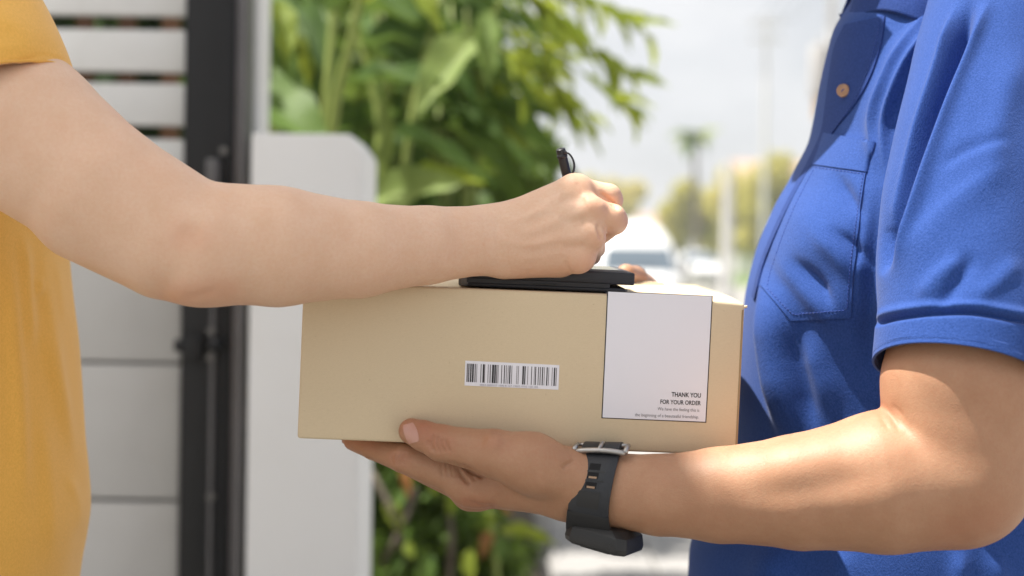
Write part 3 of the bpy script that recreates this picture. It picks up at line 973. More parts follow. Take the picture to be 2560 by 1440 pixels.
vx, vy = XZ(1604, 640, 31)[0], 31.0
van = vehicle('parked_van', 'white high-roofed van parked at the roadside behind the signing hand', 'van', vx, vy, 1.9,
    [(0.00, 0.72, 0.42, 0.66, 2.6), (0.05, 0.86, 0.32, 0.76, 3.0), (0.35, 0.93, 0.26, 0.86, 3.4), (0.62, 0.95, 0.25, 0.92, 3.6), (1.05, 0.93, 0.25, 1.44, 3.6),
     (1.35, 0.90, 0.25, 1.78, 3.0), (1.75, 0.89, 0.25, 1.98, 2.6), (2.3, 0.90, 0.25, 2.07, 2.7), (4.6, 0.90, 0.25, 2.07, 2.8), (5.0, 0.86, 0.35, 1.95, 3)],
    [('windscreen', [(-0.82, 0.50, 0.89), (0.82, 0.50, 0.89), (0.72, 0.98, 1.44), (-0.72, 0.98, 1.44)]),
     ('side_window', [(0.955, 1.0, 0.98), (0.955, 1.9, 0.98), (0.93, 1.9, 1.44), (0.93, 1.25, 1.44)])],
    [(-0.66, 0.12, 0.70, 0.34, 0.16), (0.66, 0.12, 0.70, 0.34, 0.16)], [(-0.82, 0.95), (0.82, 0.95), (-0.82, 4.0), (0.82, 4.0)], 0.33)
MB().box((vx, vy - 0.01, 0.64), (0.8, 0.06, 0.10)).obj('grille', M_trim, van, bevel=0.02)
MB().box((vx, vy + 0.0, 0.42), (1.55, 0.14, 0.20)).obj('bumper', M_carwhite, van, bevel=0.05)
for s in (-1, 1):
    MB().box((vx + s * 1.08, vy + 0.85, 1.04), (0.18, 0.10, 0.24)).obj('wing_mirror', M_trim, van, bevel=0.03)
MB().box((vx, vy + 0.56, 1.0), (0.9, 0.015, 0.02)).obj('wiper', M_trim, van)

cx_, cy_ = XZ(1760, 640, 62)[0], 62.0
car = vehicle('parked_car', 'white car parked beyond the van, in front of the pale pole', 'car', cx_, cy_, 1.8,
    [(0.00, 0.60, 0.40, 0.66, 2.6), (0.06, 0.80, 0.30, 0.80, 3.0), (0.5, 0.88, 0.24, 0.94, 3.4), (1.1, 0.90, 0.22, 1.04, 3.4), (1.7, 0.84, 0.22, 1.46, 3.0),
     (2.1, 0.80, 0.22, 1.56, 2.7), (3.2, 0.80, 0.22, 1.55, 2.7), (4.0, 0.84, 0.24, 1.1, 3.2), (4.4, 0.80, 0.32, 0.98, 3)],
    [('windscreen', [(-0.74, 0.98, 1.06), (0.74, 0.98, 1.06), (0.60, 1.66, 1.48), (-0.60, 1.66, 1.48)])],
    [(-0.62, 0.14, 0.72, 0.34, 0.14), (0.62, 0.14, 0.72, 0.34, 0.14)], [(-0.76, 0.85), (0.76, 0.85), (-0.76, 3.5), (0.76, 3.5)], 0.31)
MB().box((cx_, cy_ - 0.01, 0.56), (0.7, 0.06, 0.10)).obj('grille', M_trim, car, bevel=0.02)
for s in (-1, 1):
    MB().box((cx_ + s * 0.97, cy_ + 1.2, 1.06), (0.16, 0.09, 0.13)).obj('wing_mirror', M_carwhite, car, bevel=0.03)

M_house2 = plain('pale_house_wall', (0.70, 0.67, 0.63), 0.85, 0.05, 0.5)
M_roof2 = plain('tan_roof', (0.42, 0.30, 0.22), 0.85, 0.15, 0.5)
M_win = glass_dark('house_window', (0.10, 0.12, 0.14), 0.15)
M_orange = plain('orange_render', (0.55, 0.33, 0.14), 0.85, 0.1, 0.6)
M_wire = plain('cable', (0.05, 0.05, 0.05), 0.7)
M_transf = plain('transformer_grey', (0.36, 0.35, 0.34), 0.6)

def upole(px, d, top_py, r, label, extras=False):
    x, z1 = XZ(px, top_py, d)
    t = thing('utility_pole', label, 'utility pole', (x, d, 0))
    m = MB(); m.tube([(x, d, 0), (x, d, z1)], [r, r * 0.62], 14); m.obj('shaft', M_pole, t, sharp=40)
    for k, zz in enumerate((z1 - 0.4, z1 - 1.2) if extras else ()):
        MB().box((x, d, zz), (1.7, 0.1, 0.1)).obj('crossarm', M_pole, t, smooth=False)
        for q in (-0.7, -0.25, 0.25, 0.7):
            MB().tube([(x + q, d, zz + .05), (x + q, d, zz + .22)], [0.05, 0.03], 8).obj('insulator', M_transf, t)
    return t, x
up1, ux1 = upole(1822, 27, 405, 0.135, 'short pale concrete pole standing beside the white car')
up2, ux2 = upole(1918, 70, 40, 0.15, 'pale concrete pole close to the blue shirt, before the tall trees', True)
up3, ux3 = upole(2085, 34, -240, 0.15, 'concrete pole carrying a grey transformer, close behind the blue collar', True)
for zz, dx in ((P(2060, 170, 34)[2], -0.10), ):
    m = MB(); m.tube([(ux3 - 0.30, 34 - 0.1, zz - 0.7), (ux3 - 0.30, 34 - 0.1, zz + 0.45), (ux3 - 0.30, 34 - 0.1, zz + 0.55)], [0.24, 0.24, 0.16], 18)
    m.obj('transformer', M_transf, up3, sharp=40)
    MB().box((ux3 - 0.28, 34 - 0.15, P(2050, 268, 34)[2]), (0.28, 0.2, 0.62)).obj('meter_box', M_orange, up3, bevel=0.02)
    MB().tube([(ux3 - 0.30, 33.9, zz + 0.5), (ux3 - 0.30, 33.9, zz + 0.75)], [0.05, 0.04], 8).obj('bushing', M_transf, up3)
wz = [P(2085, -240, 34)[2] - 0.2, P(1918, 40, 70)[2] - 0.2]
for off, lb in ((-0.7, 'thin sagging power line on the outermost insulators, road side'), (-0.25, 'thin sagging power line second from the road side'), (0.25, 'thin sagging power line second from the house side'), (0.7, 'thin sagging power line on the outermost insulators, house side')):
    pts = []
    for i in range(13):
        t = i / 12
        pts.append((ux3 + off + (ux2 - ux3) * t, 34 + 36 * t, wz[0] + (wz[1] - wz[0]) * t - 0.8 * math.sin(math.pi * t)))
    w = MB(); w.tube(pts, 0.012, 6)
    tag(w.obj('power_line', M_wire), lb, 'power line', 'power lines between the poles')

def far_tree(label, blobs, d, n, size, mat, base, seed, trunk=0.15):
    bx = XZ(base, 640, d)[0]
    t = thing('street_tree', label, 'tree', (bx, d, 0), 'trees at the far end of the road')
    cs, rs = blob_centres(blobs, d, seed, 0.03)
    crown(t, 'crown', cs, rs, n, size, mat, seed, shell=0.35)
    top = np.mean(np.array(cs), 0)
    stem(t, [(bx, d, 0), (bx + .1, d, float(top[2]) * .5), tuple(top)], trunk, trunk * .4, M_bark, 'trunk')
    return t
far_tree('yellow-green rounded tree beside the van roof', [(1690, 540, 45), (1720, 490, 40), (1680, 600, 40), (1755, 560, 45)], 80, 2600, 0.30, M_leaffar, 1715, 41)
far_tree('yellow-green tree directly behind the pale concrete pole', [(1800, 520, 55), (1840, 480, 50), (1790, 600, 50), (1850, 580, 55), (1820, 440, 28)], 86, 3000, 0.32, M_leaffar, 1820, 42)
far_tree('taller olive tree next to the blue shirt', [(1920, 450, 50), (1950, 420, 40), (1900, 520, 55), (1940, 560, 60), (1990, 500, 60), (1880, 600, 40)], 75, 3400, 0.28, M_leaffar, 1930, 43)
far_tree('hazy low tree seen between the hand and the van roof', [(1560, 520, 34), (1530, 480, 30), (1590, 480, 28)], 120, 1400, 0.45, M_leaffar, 1555, 44)
far_tree('pale tree far off left of the van, over the wrist', [(1470, 480, 40), (1430, 510, 40)], 110, 1400, 0.4, M_leaffar, 1450, 45)
# palm
pd = 70.0
pxx, pzz = XZ(1738, 350, pd)
palm = thing('palm_tree', 'palm tree rising above the yellow-green trees', 'palm tree', (pxx, pd, 0))
stem(palm, [(pxx + 0.2, pd, 0), (pxx + .1, pd, pzz * .5), (pxx, pd, pzz)], 0.16, 0.11, M_bark, 'trunk')
rp = random.Random(3)
for k in range(26):
    a = rp.uniform(0, 6.283); el = rp.uniform(-0.35, 0.9); ln = rp.uniform(0.9, 1.45)
    tip = Vector((pxx + math.cos(a) * math.cos(el) * ln, pd + math.sin(a) * math.cos(el) * ln, pzz + math.sin(el) * ln - 0.15))
    o = put_leaf(palm, LEAVES_LIME[1] if k % 2 else LEAVES[2], (pxx, pd, pzz), tip, 0.5, (0, -.3, 1))
    o.name = 'frond'
# houses
def far_house(label, px, d, w, h, roof, wallmat, group='houses at the end of the road'):
    x = XZ(px, 640, d)[0]
    t = thing('far_house', label, 'house', (x, d, 0), group)
    MB().box((x, d + 4, h / 2), (w, 8, h)).obj('wall', wallmat, t, smooth=False)
    e = 0.5
    MB().add([(x - w / 2 - e, d - e, h), (x + w / 2 + e, d - e, h), (x + w / 2 + e, d + 8 + e, h), (x - w / 2 - e, d + 8 + e, h), (x - w / 2, d + 4, h + roof), (x + w / 2, d + 4, h + roof)],
             [(0, 1, 5, 4), (2, 3, 4, 5), (1, 2, 5), (3, 0, 4), (0, 3, 2, 1)]).obj('roof', M_roof2, t, smooth=False)
    nw = max(2, int(w / 3))
    for fl in range(int(h // 3)):
        for k in range(nw):
            wx_ = x - w / 2 + (k + .5) * w / nw
            f = MB().box((wx_, d - 0.03, fl * 3 + 1.7), (1.3, 0.1, 1.4)).obj('window', M_house2, t, smooth=False)
            MB().box((wx_, d - 0.085, fl * 3 + 1.7), (1.12, 0.02, 1.22)).obj('pane', M_win, f, smooth=False)
far_house('pale low house with a tan roof between the van and the signing hand', 1600, 150, 9, 4.0, 2.0, M_house2)
far_house('pale two-storey house at the road end behind the tall olive tree', 2080, 105, 14, 6.6, 2.2, M_house2)

# ================================================================== AIR: pale heat haze down the road
hz = bpy.data.meshes.new('haze')
hb = MB(); hb.box((20, 70, 4.4), (300, 300, 11.2)); hb.v = [(x, y, z) for x, y, z in hb.v]
hz = hb.obj('haze', None, smooth=False)
hz.data.materials.clear()
mh = bpy.data.materials.new('haze_air'); mh.use_nodes = True
hn = mh.node_tree.nodes; hn.clear()
ho = hn.new('ShaderNodeOutputMaterial'); hp = hn.new('ShaderNodeVolumePrincipled')
hp.inputs['Color'].default_value = (0.95, 0.96, 1.0, 1); hp.inputs['Density'].default_value = 0.0018; hp.inputs['Anisotropy'].default_value = 0.2
mh.node_tree.links.new(hp.outputs['Volume'], ho.inputs['Volume'])
hz.data.materials.append(mh)
tag(hz, kind='stuff')
# ================================================================== PARCEL, TABLET, STYLUS
M_kraft = None
def kraft():
    m, n, l, b = new_mat('kraft_card')
    tc = n.new('ShaderNodeTexCoord')
    big = n.new('ShaderNodeTexNoise'); big.inputs['Scale'].default_value = 6; big.inputs['Detail'].default_value = 6
    fib = n.new('ShaderNodeTexNoise'); fib.inputs['Scale'].default_value = 420; fib.inputs['Detail'].default_value = 4
    mp = n.new('ShaderNodeMapping'); mp.inputs['Scale'].default_value = (1, 1, 3)
    l.new(tc.outputs['Object'], mp.inputs['Vector']); l.new(tc.outputs['Object'], big.inputs['Vector']); l.new(mp.outputs['Vector'], fib.inputs['Vector'])
    mx = n.new('ShaderNodeMix'); mx.data_type = 'RGBA'
    mx.inputs['A'].default_value = (0.615, 0.49, 0.325, 1); mx.inputs['B'].default_value = (0.67, 0.545, 0.375, 1)
    ad = n.new('ShaderNodeMath'); ad.operation = 'ADD'
    l.new(big.outputs['Fac'], ad.inputs[0]); l.new(fib.outputs['Fac'], ad.inputs[1])
    r = n.new('ShaderNodeMapRange'); r.inputs['From Min'].default_value, r.inputs['From Max'].default_value = 0.6, 1.4
    l.new(ad.outputs[0], r.inputs['Value']); l.new(r.outputs['Result'], mx.inputs['Factor'])
    v = n.new('ShaderNodeTexNoise'); v.inputs['Scale'].default_value = 420; v.inputs['Detail'].default_value = 1
    l.new(tc.outputs['Object'], v.inputs['Vector'])
    r2 = n.new('ShaderNodeMapRange'); r2.inputs['From Min'].default_value, r2.inputs['From Max'].default_value = 0.72, 0.84; r2.inputs['To Max'].default_value = 0.22
    l.new(v.outputs['Fac'], r2.inputs['Value'])
    m2 = n.new('ShaderNodeMix'); m2.data_type = 'RGBA'; m2.inputs['B'].default_value = (0.26, 0.17, 0.09, 1)
    l.new(mx.outputs['Result'], m2.inputs['A']); l.new(r2.outputs['Result'], m2.inputs['Factor'])
    l.new(m2.outputs['Result'], b.inputs['Base Color'])
    b.inputs['Roughness'].default_value = 0.72; b.inputs['Specular IOR Level'].default_value = 0.25
    n3 = n.new('ShaderNodeTexNoise'); n3.inputs['Scale'].default_value = 55; n3.inputs['Detail'].default_value = 3
    l.new(tc.outputs['Object'], n3.inputs['Vector'])
    bp = n.new('ShaderNodeBump'); bp.inputs['Strength'].default_value = 0.25; bp.inputs['Distance'].default_value = 0.0008
    l.new(n3.outputs['Fac'], bp.inputs['Height']); l.new(bp.outputs['Normal'], b.inputs['Normal'])
    return m
M_kraft = kraft()
M_label = plain('label_paper', (0.78, 0.765, 0.82), 0.5, 0.02, 8, spec=0.4, bump=0.15, bump_scale=30)
M_ink = plain('black_ink', (0.025, 0.02, 0.022), 0.6, 0.1)
M_inkgrey = plain('grey_ink', (0.20, 0.18, 0.19), 0.6, 0.1)
M_inkpale = plain('pale_grey_ink', (0.36, 0.35, 0.40), 0.6, 0.1)
M_tablet = plain('tablet_black_plastic', (0.021, 0.021, 0.026), 0.5, 0.15, 30, spec=0.5, bump=0.12, bump_scale=900)
M_tabgrey = plain('tablet_grey_plastic', (0.16, 0.155, 0.155), 0.5, 0.1, 30)
M_screen = glass_dark('tablet_screen', (0.12, 0.13, 0.15), 0.05)
M_stylus = plain('stylus_black', (0.018, 0.017, 0.02), 0.4, 0.2, 60, spec=0.5)

BW, BH, BDEP = 0.357, 0.127, 0.256
BR = Matrix.Rotation(0.02168, 3, 'Z') @ Matrix.Rotation(0.02873, 3, 'Y') @ Matrix.Rotation(0.0276, 3, 'X')
BC = Vector((0.00897, 1.15, 1.1086))               # middle of the front face
def B(u, w, t):
    """point of the parcel: u across (m from the middle), w back from the front face, t up from the middle"""
    return BC + BR @ Vector((u, w, t))
def B_of(px, py, w=0.0):
    """u, t on the plane w of the parcel under a photograph pixel"""
    o = Vector((0, 0, CAM_Z)); d = (Vector(P(px, py, 1.0)) - o)
    n = BR @ Vector((0, 1, 0)); p0 = B(0, w, 0)
    s = (p0 - o).dot(n) / d.dot(n)
    q = BR.inverted() @ (o + d * s - BC)
    return q.x, q.z
def B_top(px, py, t=BH / 2):
    o = Vector((0, 0, CAM_Z)); d = (Vector(P(px, py, 1.0)) - o)
    n = BR @ Vector((0, 0, 1)); p0 = B(0, 0, t)
    s = (p0 - o).dot(n) / d.dot(n)
    q = BR.inverted() @ (o + d * s - BC)
    return q.x, q.y

box = thing('parcel', 'brown cardboard parcel with white thank-you label held between two people', 'parcel', tuple(B(0, BDEP / 2, -BH / 2)))
W2, H2 = BW / 2, BH / 2
# tray: front, back, sides, bottom with rounded folds; the front panel bows a little
def card_shell():
    bm = bmesh.new()
    bmesh.ops.create_cube(bm, size=1)
    for v in bm.verts:
        v.co = Vector((v.co.x * BW, (v.co.y + .5) * BDEP, v.co.z * BH))
    bmesh.ops.bevel(bm, geom=list(bm.edges), offset=0.0022, segments=3, profile=0.5, affect='EDGES')
    bmesh.ops.subdivide_edges(bm, edges=[e for e in bm.edges if e.calc_length() > 0.05], cuts=14, use_grid_fill=True)
    for v in bm.verts:
        u, w, t = v.co
        k = (1 - (u / W2) ** 2) * (1 - (t / H2) ** 2)
        if w < 0.004: v.co.y += -0.0016 * k + 0.0006 * math.sin(u * 31 + 1) * k
        if t > H2 - 0.004:
            kk = (1 - (u / W2) ** 2) * max(0, 1 - ((w - BDEP / 2) / (BDEP / 2)) ** 2)
            v.co.z += -0.0018 * kk
            # the lid's right front corner is slightly pressed down
            c = max(0, (u - W2 * 0.55) / (W2 * 0.45)) * max(0, 1 - w / 0.09)
            v.co.z -= 0.0030 * c * c
    vs = [tuple(B(*v.co)) for v in bm.verts]; fs = [tuple(v.index for v in f.verts) for f in bm.faces]
    bm.free(); return vs, fs
bv, bf = card_shell()
mesh_obj('carton', bv, bf, M_kraft, box, smooth=True, sharp=50)
# fold line strips: lid side flap edge at the right, lid flap edge along the back
def sheet(name, outline, mat, parent, thick=0.0006, w=0.0, smooth=False):
    """flat sheet on the front face: outline of (u, t), standing 'thick' proud of it"""
    n = len(outline); m = MB()
    def bow(u, t):
        k = max(0, (1 - (u / W2) ** 2)) * max(0, (1 - (t / H2) ** 2))
        return -0.0016 * k + 0.0006 * math.sin(u * 31 + 1) * k
    m.add([B(u, w - thick + bow(u, t), t) for u, t in outline] + [B(u, w + 0.0006 + bow(u, t), t) for u, t in outline],
          [tuple(range(n)), tuple(range(2 * n - 1, n - 1, -1))] + [(i, i + n, (i + 1) % n + n, (i + 1) % n) for i in range(n)])
    return m.obj(name, mat, parent, smooth=smooth)
def front_grid(name, q, mat, parent, thick, nu=12, nv=12):
    """sheet that follows the bowed front face; q = px corners TL TR BR BL"""
    uv = [B_of(*p) for p in q]
    vs = []
    for lay in (thick, -0.0004):
        for j in range(nv):
            for i in range(nu):
                a, b = i / (nu - 1), j / (nv - 1)
                u = (uv[0][0] * (1 - a) + uv[1][0] * a) * (1 - b) + (uv[3][0] * (1 - a) + uv[2][0] * a) * b
                t = (uv[0][1] * (1 - a) + uv[1][1] * a) * (1 - b) + (uv[3][1] * (1 - a) + uv[2][1] * a) * b
                k = max(0, 1 - (u / W2) ** 2) * max(0, 1 - (t / H2) ** 2)
                vs.append(B(u, -0.0016 * k + 0.0006 * math.sin(u * 31 + 1) * k - lay, t))
    g = grid_faces(nv, nu); n = nu * nv
    fs = [tuple(f) for f in g] + [tuple(f[::-1] + n) for f in g]
    rim = [i for i in range(nu)] + [j * nu + nu - 1 for j in range(1, nv)] + [(nv - 1) * nu + i for i in range(nu - 2, -1, -1)] + [j * nu for j in range(nv - 2, 0, -1)]
    fs += [(rim[i], rim[i] + n, rim[(i + 1) % len(rim)] + n, rim[(i + 1) % len(rim)]) for i in range(len(rim))]
    return mesh_obj(name, vs, fs, mat, parent, smooth=False)

# side fold of the lid seen as a darker strip along the right edge, with a small torn tab at the corner
uR = B_of(1850, 950)[0]
m = MB()
m.box((0, 0, 0), (0.0016, 0.0016, BH - 0.012), None)
cr = [Vector(p) for p in m.v]
mesh_obj('score_line', [tuple(B(uR + p.x, 0.0001 + p.y * .6, p.z - 0.002)) for p in cr], m.f, plain('kraft_crease', (0.33, 0.23, 0.13), 0.8, 0.2, 40), box, smooth=False)
m = MB(); m.box((0, 0, 0), (0.008, 0.005, 0.0022))
mesh_obj('lid_tab', [tuple(B(W2 - 0.0015 + p[0], 0.003 + p[1], H2 - 0.0062 + p[2] + p[0] * .25)) for p in m.v], m.f, M_kraft, box, bevel=0.0008)
# lid panel: a second layer of card on the top, stepped at the back edge
m = MB(); m.box((0, 0, 0), (BW - 0.075, 0.020, 0.0024))
mesh_obj('lid_flap', [tuple(B(p[0] + 0.002, BDEP - 0.0135 + p[1], H2 + 0.0002 + p[2])) for p in m.v], m.f, M_kraft, box, bevel=0.0008)

# thank-you label: white sheet with thin dark outline, folding over the top edge
LQ = [(1521.5, 729), (1780.5, 741), (1764, 1054), (1507, 1043)]
BQ = [(1519.0, 727), (1783.0, 740), (1766.5, 1056.5), (1504.5, 1045)]
lab = front_grid('thank_you_label', BQ, M_ink, box, 0.00025, 10, 14)
front_grid('sheet', LQ, M_label, lab, 0.00050, 10, 14)
# top fold of the label
ul, ur = B_of(1521.5, 729)[0], B_of(1780.5, 741)[0]
vs = []; nu, nv = 10, 8
for j in range(nv):
    for i in range(nu):
        u = ul + (ur - ul) * i / (nu - 1); b = j / (nv - 1)
        a = min(1, b * 3) * math.pi / 2
        c = max(0, (u - W2 * 0.55) / (W2 * 0.45)) ** 2
        if b < 1 / 3: w_, t_ = 0.0022 - 0.00275 * math.cos(a), H2 - 0.0022 + 0.0028 * math.sin(a)
        else: w_, t_ = 0.0022 + (b - 1 / 3) * 0.055, H2 + 0.0006
        kk = (1 - (u / W2) ** 2) * max(0, 1 - ((w_ - BDEP / 2) / (BDEP / 2)) ** 2)
        vs.append(B(u, w_, t_ - 0.0030 * c * max(0, 1 - w_ / .09) - 0.0018 * kk))
mesh_obj('fold_over', vs, grid_faces(nv, nu), M_label, lab, smooth=True)

def lettering(txt, px, py, h_px, parent, mat, right=True, bold=0.0, lift=0.0007, width_px=None, name='lettering'):
    """text on the front face: baseline end at the photograph pixel, cap height in px"""
    cu = bpy.data.curves.new('text', 'FONT'); cu.body = txt; cu.size = 1.0
    cu.align_x = 'RIGHT' if right else 'LEFT'; cu.offset = bold; cu.resolution_u = 3
    o = bpy.data.objects.new('text', cu); COL.objects.link(o)
    bpy.context.view_layer.update()
    me = bpy.data.meshes.new_from_object(o.evaluated_get(bpy.context.evaluated_depsgraph_get()))
    co = np.array([tuple(v.co) for v in me.vertices]); fs = [tuple(p.vertices) for p in me.polygons]
    bpy.data.objects.remove(o); bpy.data.curves.remove(cu); bpy.data.meshes.remove(me)
    s = h_px * 1.15 / F / 0.727
    sx = s
    if width_px: sx = width_px * 1.15 / F / (co[:, 0].max() - co[:, 0].min())
    u0, t0 = B_of(px, py)
    vs = []
    for p in co:
        u, t = u0 + p[0] * sx, t0 + p[1] * s
        k = max(0, 1 - (u / W2) ** 2) * max(0, 1 - (t / H2) ** 2)
        vs.append(B(u, -0.0016 * k + 0.0006 * math.sin(u * 31 + 1) * k - lift, t))
    return mesh_obj(name, vs, fs, mat, parent, smooth=False)
lettering('THANK YOU', 1753, 993.5, 11.5, lab, M_ink, bold=0.022, width_px=74)
lettering('FOR YOUR ORDER', 1752, 1012.5, 11.0, lab, M_ink, bold=0.018, width_px=102)
lettering('We have the feeling this is', 1749, 1029, 8.5, lab, M_inkgrey, width_px=105)
lettering('the beginning of a beauteaful friendship.', 1748, 1046, 8.5, lab, M_inkgrey, width_px=161)

# barcode sticker
bq = [(1164.5, 901), (1399.5, 912.5), (1397, 974), (1162.5, 963)]
bs = front_grid('barcode_sticker', bq, M_label, box, 0.00035, 14, 5)
uvq = [B_of(*p) for p in bq]
def onb(a, b):
    u = (uvq[0][0] * (1 - a) + uvq[1][0] * a) * (1 - b) + (uvq[3][0] * (1 - a) + uvq[2][0] * a) * b
    t = (uvq[0][1] * (1 - a) + uvq[1][1] * a) * (1 - b) + (uvq[3][1] * (1 - a) + uvq[2][1] * a) * b
    k = max(0, 1 - (u / W2) ** 2) * max(0, 1 - (t / H2) ** 2)
    return B(u, -0.0016 * k + 0.0006 * math.sin(u * 31 + 1) * k - 0.00055, t)
# bar positions read along the sticker (start, width, darkness) in hundredths
bars = [(1.8, 1.3, 1), (3.6, 1.0, 0), (5.5, 1.4, 0), (7.6, 1.7, 0), (10.2, 1.2, 1), (12.2, .6, 1), (16.6, .7, 0), (18.8, 1.6, 0), (20.6, .7, 1), (24.2, .7, 1), (26.3, 1.1, 1), (28.7, 2.0, 0),
        (31.2, 1.5, 0), (33.2, 1.1, 1), (35.0, .6, 1), (38.6, .7, 0), (41.4, .9, 0), (43.6, .7, 1), (45.5, .6, 1), (47.0, 1.2, 0), (49.3, .7, 1), (54.7, .6, 1), (56.4, .6, 1), (61.0, 1.6, 0),
        (63.2, 1.1, 0), (66.4, .6, 1), (70.4, .7, 0), (73.4, .5, 1), (74.6, .9, 0), (77.6, .7, 0), (79.5, 1.0, 1), (81.9, 1.0, 0), (84.0, .6, 1), (86.6, 1.1, 0), (88.6, .6, 1), (92.3, .6, 1), (94.4, 1.4, 0), (96.6, .8, 1)]
mbk, mgr = MB(), MB()
for x, w_, g_ in bars:
    a0, a1 = x / 100, (x + w_) / 100
    (mgr if g_ else mbk).add([onb(a0, .11), onb(a1, .11), onb(a1, .85), onb(a0, .85)], [(0, 1, 2, 3)])
mbk.obj('bar_print', M_ink, bs, smooth=False); mgr.obj('bar_print', M_inkgrey, bs, smooth=False)
u_, t_ = None, None
lettering('0054 0000107 1000 8 127 19002 0102 100 183', 1346, 969.5, 5.0, bs, M_inkpale, width_px=145, lift=0.0009)

# ------------------------------------------------------------------ tablet (signature pad) lying on the parcel
TT = H2 + 0.0006
uL = B_top(1152, 712, TT)[0]
def edge_u(px, py, w, t):
    o = Vector((0, 0, CAM_Z)); d = (Vector(P(px, py, 1.0)) - o)
    n = BR @ Vector((0, 1, 0)); p0 = B(0, w, 0); s = (p0 - o).dot(n) / d.dot(n)
    q = BR.inverted() @ (o + d * s - BC); return q.x, q.z
TW = 0.020                                              # front edge of the tablet, back from the parcel's front
tl, tr = edge_u(1150, 712, TW, 0)[0], edge_u(1588, 700, TW, 0)[0]
t_top = edge_u(1588, 683, TW, 0)[1]
t_mid = edge_u(1588, 714, TW, 0)[1]
tr2 = edge_u(1566, 722, TW, 0)[0]
TDP = 0.115                                             # its depth
tab = thing('signature_tablet', 'black handheld signature tablet lying on the parcel lid', 'tablet', tuple(B((tl + tr) / 2, TW + TDP / 2, TT)))
def tbox(u0, u1, w0, w1, t0, t1):
    m = MB(); m.box(((u0 + u1) / 2, (w0 + w1) / 2, (t0 + t1) / 2), (u1 - u0, w1 - w0, t1 - t0)); return m
def tobj(name, m, mat, parent, **kw):
    return mesh_obj(name, [tuple(B(*p)) for p in m.v], m.f, mat, parent, **kw)
print('TABLET t', TT, t_mid, t_top)
tobj('lower_shell', tbox(tl + 0.006, tr2, TW + 0.0012, TW + TDP - 0.004, TT, t_mid - 0.0028), M_tablet, tab, bevel=0.0012)
tobj('upper_shell', tbox(tl + 0.004, tr, TW, TW + TDP, t_mid, t_top), M_tablet, tab, bevel=0.0016)
tobj('inner_frame', tbox(tl + 0.006, edge_u(1526, 718, TW, 0)[0], TW + 0.0005, TW + TDP - 0.003, t_mid - 0.0030, t_mid + 0.0004), M_tablet, tab, smooth=False)
tobj('end_cap', tbox(tl - 0.001, tl + 0.0075, TW + 0.001, TW + TDP - 0.003, TT, t_top - 0.0012), M_tabgrey, tab, bevel=0.002)
tobj('bezel', tbox(tl + 0.012, tr - 0.006, TW + 0.006, TW + TDP - 0.006, t_top - 0.001, t_top + 0.0012), M_tabgrey, tab, bevel=0.0008)
tobj('screen', tbox(tl + 0.020, tr - 0.012, TW + 0.011, TW + TDP - 0.012, t_top + 0.0005, t_top + 0.0016), M_screen, tab, smooth=False)
sl0, sl1 = edge_u(1334, 706, TW, 0), edge_u(1393, 712, TW, 0)
tobj('slot', tbox(sl0[0], sl1[0], TW - 0.0003, TW + 0.002, sl1[1] - 0.0008, sl1[1] + 0.0004), M_trim, tab, smooth=False)
tobj('port', tbox(tr2 - 0.001, tr2 + 0.0018, TW + 0.004, TW + 0.014, TT + 0.001, t_mid - 0.0036), M_steel, tab, smooth=False)

# ------------------------------------------------------------------ stylus with its cord loop, held in the writing hand
SDP = 1.186
s_top, s_tip = Vector(P(1402, 371, SDP)), Vector(P(1476, 672, SDP + 0.026))
sty = thing('stylus', 'thin black stylus with a cord loop upright in the fist', 'stylus', tuple(s_tip))
ax = (s_tip - s_top).normalized(); Ls = (s_tip - s_top).length
rS = 12.2 * SDP / F
m = MB(); prof = [(0.000, rS * .72), (0.0008, rS * .98), (0.004, rS), (Ls - 0.018, rS), (Ls - 0.010, rS * .75), (Ls - 0.002, rS * .4), (Ls, rS * .25)]
m.tube([tuple(s_top + ax * t) for t, r in prof], [r for t, r in prof], 20)
m.obj('barrel', M_stylus, sty, sharp=50)
m = MB(); m.tube([tuple(s_top + ax * 0.0046), tuple(s_top + ax * 0.0066), tuple(s_top + ax * 0.0086)], [rS * 1.0, rS * 1.14, rS * 1.0], 18); m.obj('ring', M_stylus, sty)
m = MB(); m.tube([tuple(s_top - ax * 0.00025), tuple(s_top + ax * 0.0004)], [rS * .34, rS * .34], 10); m.obj('cord_hole', M_trim, sty, smooth=False)
def cord(ptsx, r, name='cord'):
    p = smooth_pts(ptsx, 6)
    m = MB(); m.tube([tuple(P(x, y, SDP - 0.002)) for x, y in p], r, 8); return m.obj(name, M_stylus, sty)
cord([(1411, 383), (1421, 383), (1431, 394), (1436, 410), (1435, 424), (1429, 438)], 0.0007)
cord([(1411, 381), (1424, 384), (1434, 398), (1438, 414), (1436, 428), (1431, 440)], 0.0006)
m = MB()
kc = P(1413, 381, SDP - 0.002)
for k in range(3):
    a = k * 2.1
    m.tube([kc + np.array([-.0012 * math.cos(a), 0, .0014 * math.sin(a)]), kc + np.array([.0016 * math.cos(a), -.0006, -.0014 * math.sin(a)])], 0.0011, 8)
m.obj('knot', M_stylus, sty)
m = MB(); m.tube([tuple(P(1419, 440, SDP - .003)), tuple(P(1426, 436, SDP - .003)), tuple(P(1432, 440, SDP - .003))], 0.0013, 8); m.obj('cord_end', M_stylus, sty)
